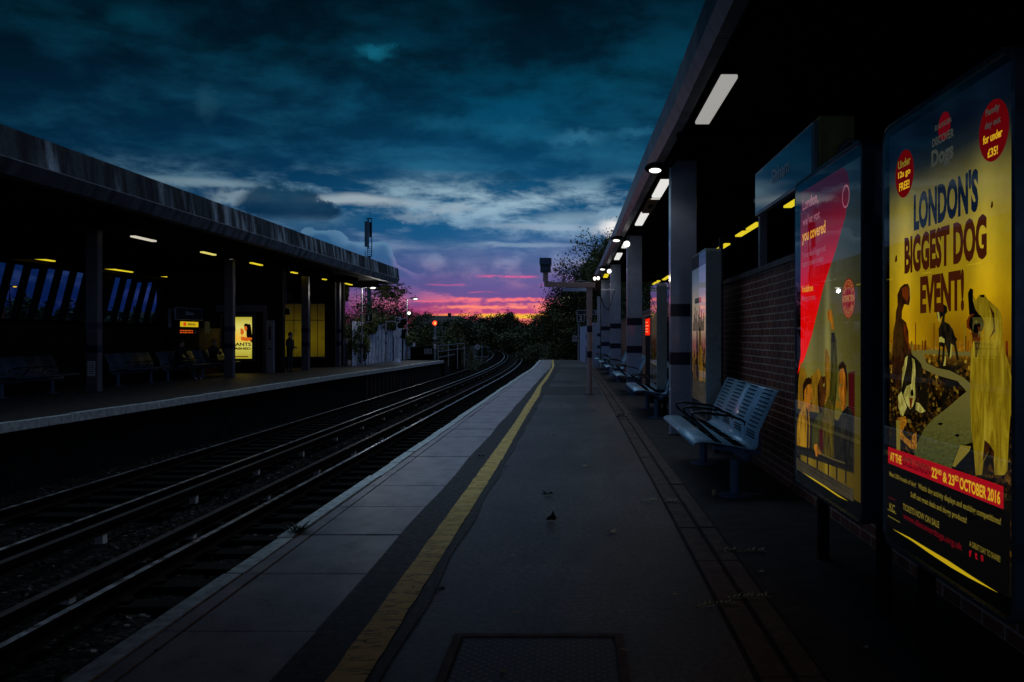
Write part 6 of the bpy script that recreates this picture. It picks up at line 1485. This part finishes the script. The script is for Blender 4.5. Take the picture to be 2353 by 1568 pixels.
def tree(label, loc, rx, ry, rz, cz, trunk_h, trunk_r, seed, mats, clumps=60, per=60, ls=.16, name='tree', grp='trees beside the railway', cat='tree', lower=-1.0, hollow=.3, clump=.28):
    t = thing(name, label, cat, loc, grp)
    rnd = random.Random(seed); b = MB()
    b.tube([(0,0,-.3), (rnd.uniform(-.1,.1),0,trunk_h*.4), (rnd.uniform(-.2,.2), .1, trunk_h*.75), (0,0,cz)], [trunk_r*1.3, trunk_r, trunk_r*.75, trunk_r*.4], M['bark'], 9)
    for i in range(9):
        a = rnd.uniform(0, 6.28); z0 = trunk_h*rnd.uniform(.5, 1.0); e = Vector((rx*.75*math.cos(a), ry*.75*math.sin(a), cz+rz*rnd.uniform(-.3, .8))); s = Vector((0,0,z0)); mdl = s.lerp(e, .5)+Vector((0,0,rz*.12))
        b.tube([s, mdl, e], [trunk_r*.4, trunk_r*.22, trunk_r*.06], M['bark'], 6)
        for q in range(2): e2 = e+Vector((rnd.uniform(-1,1)*rx*.3, rnd.uniform(-1,1)*ry*.3, rnd.uniform(0,1)*rz*.35)); b.tube([mdl, e2], [trunk_r*.14, trunk_r*.03], M['bark'], 5)
    b.build('trunk', t)
    if ls <= .16: ls *= .66; per = int(per*1.9)
    o = bpy.data.objects.new('crown', leafmesh('crown', leaves(clumps, rx, ry, rz, per, ls, seed, cz, hollow, clump, lower), mats)); COL.objects.link(o); o.parent = t
    return t
LD, LM, LG, LP_ = M['leafdark'], M['leafmid'], M['leafgold'], M['leafpale']
# big trees right of the line
tree('tallest broad tree behind the right canopy end, lamp-lit green leaves', (2.9, 62, -.9), 3.2, 2.6, 3.9, 5.0, 3.2, .22, 3, [LM, LD], 230, 150, .15, hollow=.2)
tree('tree in front of the tallest one, golden brown at its left edge', (-.35, 60, -1), 2.0, 2.0, 3.0, 3.6, 2.0, .16, 5, [LD, LG], 160, 140, .13, hollow=.15)
tree('dark lower tree filling the gap behind the right platform end', (.3, 58, -1), 2.2, 1.8, 2.0, 1.6, 1.2, .14, 8, [LD, LM], 100, 110, .13, hollow=.1)
tree('dark tree behind the white hoarding of the right platform', (3.2, 57, -1), 2.4, 2.0, 2.8, 2.4, 1.6, .16, 12, [LD], 90, 100, .14, hollow=.1)
tree('feathery ash branches leaning over the right canopy end', (2.0, 50, -.9), 1.5, 1.6, 1.7, 6.6, 5.0, .14, 15, [LM, LD], 46, 80, .12, hollow=.2)
# tree line across the far curve
rnd = random.Random(33)
lab = ['dark rounded tree on the far curve under the brightest sunset', 'small domed tree standing proud of the far tree line', 'dark tree left of the domed one on the far curve', 'far tree right below the pink streaks', 'far dark tree touching the right hand trees',
       'low dark tree behind the pale gabled house', 'dark tree between the two far houses', 'dark tree right of the silhouetted house roof', 'bushy dark tree above the 30 sign', 'dark tree behind the tall golden bush', 'tree right of the curve above the lineside fence', 'dark tree on the bank right of the curving tracks']
spec = [(1140, 727, 46, 170), (1170, 722, 30, 165), (1105, 731, 40, 175), (1215, 735, 46, 165), (1245, 738, 36, 150), (1085, 737, 40, 160), (1040, 735, 34, 150), (1060, 738, 36, 130), (1100, 750, 44, 125), (1060, 752, 40, 110), (1200, 752, 48, 130), (1235, 760, 44, 110)]
for i, ((px, pt, hw, Y), l) in enumerate(zip(spec, lab)):
    w = hw*Y/F; top = Zat(pt, Y); h = top+1.0
    tree(l, (Xat(px, Y), Y, -1), w, w*.8, h*.52, h*.50, h*.4, .2, 40+i, [LD, LM] if i % 3 else [LD], 90, 130, .20, hollow=.1)
# left group
tree('dark leafy tree rising behind the left hoarding, right of the mast', (Xat(868, 62), 62, -.9), 2.6, 2.2, 2.7, 2.6, 1.6, .16, 21, [LD, LM], 110, 110, .13, hollow=.15)
tree('pointed tree behind the farther lamp post', (Xat(965, 72), 72, -.9), 2.0, 2.0, 2.0, 2.2, 1.6, .14, 22, [LD, LM], 80, 90, .14, hollow=.15)
tree('sparse spindly tree beside the farther lamp head', (Xat(958, 66), 66, -.9), 1.1, 1.1, 1.3, 3.3, 2.5, .07, 23, [LD], 20, 22, .10, hollow=.2)
tree('broad dark bush mass between the lamp post and the signal', (Xat(985, 64), 64, -1.0), 2.4, 2.0, 1.7, 1.6, .9, .12, 24, [LD, LM], 90, 100, .13, name='bush', cat='bush', grp='bushes beside the railway', hollow=.1)
tree('golden green tall bush lit by the signal and lamps, right of the red light', (Xat(1050, 68), 68, -1.0), 1.0, 1.0, 1.75, 1.7, .8, .08, 25, [LG, LM], 60, 90, .10, name='bush', cat='bush', grp='bushes beside the railway', hollow=.1)
tree('green bush just right of the signal post', (Xat(1028, 64), 64, -1.0), .8, .8, 1.1, 1.1, .6, .06, 26, [LM, LD], 46, 80, .09, name='bush', cat='bush', grp='bushes beside the railway', hollow=.1)
tree('leafy tree left of the mast base above the hoarding', (Xat(800, 56), 56, -.9), 2.4, 2.2, 1.5, 2.2, 1.4, .12, 27, [LM, LD], 90, 100, .12, hollow=.1)
tree('slim sapling with a small tuft beside the nearer lamp post', (Xat(822, 46), 46, -.9), .28, .3, .35, 3.0, 2.8, .03, 28, [LD], 10, 16, .07, name='sapling', hollow=0)
tree('dark scrub bush at the foot of the left ramp', (Xat(1062, 72), 72, -1.2), 1.6, 1.6, .75, .5, .3, .05, 29, [LP_, LD], 60, 80, .09, name='bush', cat='bush', grp='bushes beside the railway', hollow=0)
tree('pale weeds beside the ramp under the 30 sign', (Xat(1075, 64), 64, -1.25), .8, 1.2, .5, .4, .3, .04, 30, [LP_, LD], 40, 60, .07, name='bush', cat='bush', grp='bushes beside the railway', hollow=0)
tree('dark bush on the right bank beside the lineside fence', (Xat(1235, 84), 84, -1.2), 1.6, 2.4, 1.1, .9, .5, .07, 31, [LD, LM], 70, 80, .12, name='bush', cat='bush', grp='bushes beside the railway', hollow=0)
tree('pale leaved shrub at the end of the right platform', (Xat(1262, 58), 58, -1.2), .55, .8, .95, .9, .6, .05, 32, [LP_, LM], 46, 50, .10, name='bush', cat='bush', grp='bushes beside the railway', hollow=0)
# ivy on the hoarding and dark scrub left of it
for (l, y, rx, ry, rz, cz, sd) in (('ivy hanging over the middle of the left hoarding', 45.0, .22, 1.8, .55, 2.1, 51), ('dark ivy covering the left end of the hoarding', 42.6, .30, 1.3, 1.15, 1.1, 52), ('ivy tuft on the sloping right part of the hoarding', 55.0, .25, 1.4, .5, 1.3, 53), ('ivy fringe above the right part of the hoarding', 49.5, .25, 1.8, .35, 2.25, 54)):
    t = thing('ivy', l, 'ivy', (-10.88, y, 0), 'ivy on the left hoarding'); b = MB()
    for i in range(5): yy = -ry*.8+i*ry*.4; b.tube([(.0, yy, 0), (.04, yy+.1, cz*.5), (.02, yy-.1, cz)], .012, M['bark'], 5)
    b.build('stems', t); o = bpy.data.objects.new('foliage', leafmesh('foliage', leaves(46, rx, ry, rz, 60, .07, sd, cz, 0, .25), [LM, LD])); COL.objects.link(o); o.parent = t
# creeper hanging from the end of the left canopy
for (l, x, y, w, drop, sd) in (('creeper hanging from the outer corner of the left canopy', -9.75, 44.5, .75, .95, 61), ('thin creeper strand hanging farther back from the left canopy end', -12.1, 44.6, .16, .95, 62), ('creeper draped along the left canopy end between the two strands', -10.6, 44.6, .9, .35, 63)):
    t = thing('creeper', l, 'creeper', (x, y, 4.2), 'creepers on the left canopy'); b = MB(); rnd = random.Random(sd)
    for i in range(7): xx = rnd.uniform(-w, w); b.tube([(xx, 0, .02), (xx+rnd.uniform(-.08,.08), 0, -drop*.5), (xx+rnd.uniform(-.15,.15), .02, -drop*rnd.uniform(.7, 1.1))], .008, M['bark'], 5)
    b.build('stems', t); o = bpy.data.objects.new('foliage', leafmesh('foliage', leaves(64, w, .25, drop*.5, 36, .05, sd, -drop*.42, 0, .2), [LD])); COL.objects.link(o); o.parent = t
# hill of trees seen through the left windows
rnd = random.Random(71)
nm = ['far dark tree behind the first window pane on the left', 'far dark tree behind the second pane group', 'far tree behind the middle of the left windows', 'far tree near the white window posts', 'far tree just left of the leftmost dark column', 'far tree right of the leftmost dark column', 'far tree behind the panes left of the name sign', 'far tree behind the last slanted pane']
for i, px in enumerate([10, 60, 110, 160, 205, 262, 318, 372]):
    Y = 78+rnd.uniform(-4, 6); top = Zat(690+rnd.uniform(-6, 14)+i*4, Y); h = top+1
    tree(nm[i], (Xat(px, Y), Y, -1), 1.9, 1.6, h*.55, h*.48, h*.4, .2, 80+i, [LD], 46, 60, .26, hollow=.1, grp='trees behind the left platform')
# fallen leaves
def leaf_obj(label, x, y, r, m, curl, seed, grp='single fallen leaves on the platform'):
    rnd = random.Random(seed); b = MB(); n = 12; pts = []
    for i in range(n):
        a = 2*math.pi*i/n; rr = r*(1 if i % 2 == 0 else .55)*rnd.uniform(.8, 1.1); pts.append((rr*math.cos(a), rr*.7*math.sin(a), .006+curl*(abs(math.cos(a))**2)*rnd.uniform(.5, 1.2)))
    i0 = len(b.v); b.v += [(0, 0, .008)]+pts
    for i in range(n): b.f.append((0, 1+i, 1+(i+1) % n)); b.mi.append(b.mid(m))
    o = b.build('fallen_leaf'); o.location = (x, y, .006); o.rotation_euler = (0, 0, rnd.uniform(0, 6.28)); return tag(o, label, 'leaf', grp)
def G_(px, py): Y = E*F/(py-VY); return (px-VX)*Y/F, Y
lv = [('big curled dark leaf in the middle of the near platform', 1267, 1199, .075, 'darkleaf', .06), ('dark leaf just beyond the big curled one', 1257, 1140, .07, 'darkleaf', .035), ('pale leaf in the middle distance of the platform', 1270, 1001, .06, 'deadleaf', .02),
      ('pale flat leaf near the centre of the platform', 1347, 1073, .06, 'deadleaf', .012), ('dark leaf on the tar strip left of the yellow line', 1106, 1051, .06, 'darkleaf', .02), ('folded light leaf right of the big curled leaf', 1405, 1226, .05, 'deadleaf', .02),
      ('tiny dark leaf beside the yellow line', 1160, 1075, .04, 'darkleaf', .01), ('small dark leaf far along the platform', 1230, 941, .05, 'darkleaf', .01), ('pair of dark leaves near the gantry post, left one', 1288, 934, .045, 'darkleaf', .01), ('dark leaf near the kerb beyond the drain grate', 1375, 935, .045, 'darkleaf', .01),
      ('dark leaf near the drain grate', 1362, 945, .04, 'darkleaf', .01), ('thin pale leaf left of the access cover, above it', 1175, 1281, .035, 'deadleaf', .008), ('thin pale leaf above the access cover', 1188, 1412, .03, 'deadleaf', .008), ('dark smudge leaf beside the yellow line in the foreground', 1010, 1360, .055, 'darkleaf', .012),
      ('yellowish leaf at the corner of the access cover', 1437, 1500, .03, 'deadleaf', .01), ('small yellow leaf near the kerb in the foreground', 1552, 1372, .028, 'deadleaf', .01), ('pale leaf lying by the kerb left of the bench foot', 1500, 1150, .05, 'deadleaf', .01), ('small pale leaf in the near foreground left of the cover', 1155, 1550, .025, 'deadleaf', .006),
      ('light leaf on the dark paving beside the kerb', 1988, 1494, .025, 'deadleaf', .006), ('small leaf beside the leaf sprig under the ad panels', 1748, 1318, .03, 'greenleaf', .006)]
for i, (l, px, py, r, m, c) in enumerate(lv): x, y = G_(px, py); leaf_obj(l, x, y, r, M[m], c, i+1)
def sprig(label, px, py, L, seed, m='greenleaf'):
    x, y = G_(px, py); b = MB(); rnd = random.Random(seed)
    b.tube([(-L/2, 0, .008), (0, .01, .014), (L/2, 0, .008)], .002, M['bark'], 5)
    for i in range(9):
        u = -L/2+L*(i+.5)/9
        for s in (-1, 1):
            ang = rnd.uniform(.7, 1.2)*s; ll = L*.20*rnd.uniform(.8, 1.1); d = Vector((math.cos(ang), math.sin(ang), 0)); q = Vector((-d.y, d.x, 0)); o = Vector((u, 0, .010)); z = Vector((0, 0, rnd.uniform(0, .02)))
            b.poly([o, o+d*ll*.5+q*ll*.14+z*.5, o+d*ll+z, o+d*ll*.5-q*ll*.14+z*.5], M[m])
    o = b.build('leaf_sprig'); o.location = (x, y, .004); o.rotation_euler = (0, 0, rnd.uniform(-.4, .4)); tag(o, label, 'leaf sprig', 'fallen compound leaves beside the kerb')
sprig('fallen compound leaf on the kerb, farthest of the sprigs, left of the bench foot', 1512, 1156, .30, 1); sprig('fallen compound leaf lying under the two large ad panels', 1706, 1270, .28, 2); sprig('fallen compound leaf at the kerb, nearest the camera on its right side', 1716, 1379, .24, 3); sprig('dim fallen compound leaf left of the nearest sprig', 1640, 1396, .22, 4)
# weed tuft on the platform edge
x, y = G_(684, 1224); t = thing('weed_tuft', 'small green weed growing through the white platform edge', 'weed', (x, y, 0)); rnd = random.Random(2); b = MB()
for i in range(60):
    a = rnd.uniform(0, 6.28); L = rnd.uniform(.05, .14); d = Vector((math.cos(a), math.sin(a), rnd.uniform(.2, .9))).normalized(); q = d.cross(Vector((0,0,1))).normalized()*.008; o = Vector((rnd.uniform(-.03,.03), rnd.uniform(-.05,.05), 0))
    b.poly([o-q*.4, o+d*L*.5-q, o+d*L, o+d*L*.5+q], M['leafdark'])
b.build('leaves', t)
# litter on the paving under the bench
b = MB(); x, y = G_(1640, 1142); b.tube([(0,0,.025),(.02,.07,.025)], [.02,.025], M['deadleaf'], 10); b.bar((.03,.05,.01),(.45,.09,.01), .012, .006, M['postgrey']); o = b.build('litter'); o.location = (x, y, .004); tag(o, 'crushed pale cup and stick on the paving in front of the nearest bench', 'litter')
t = None
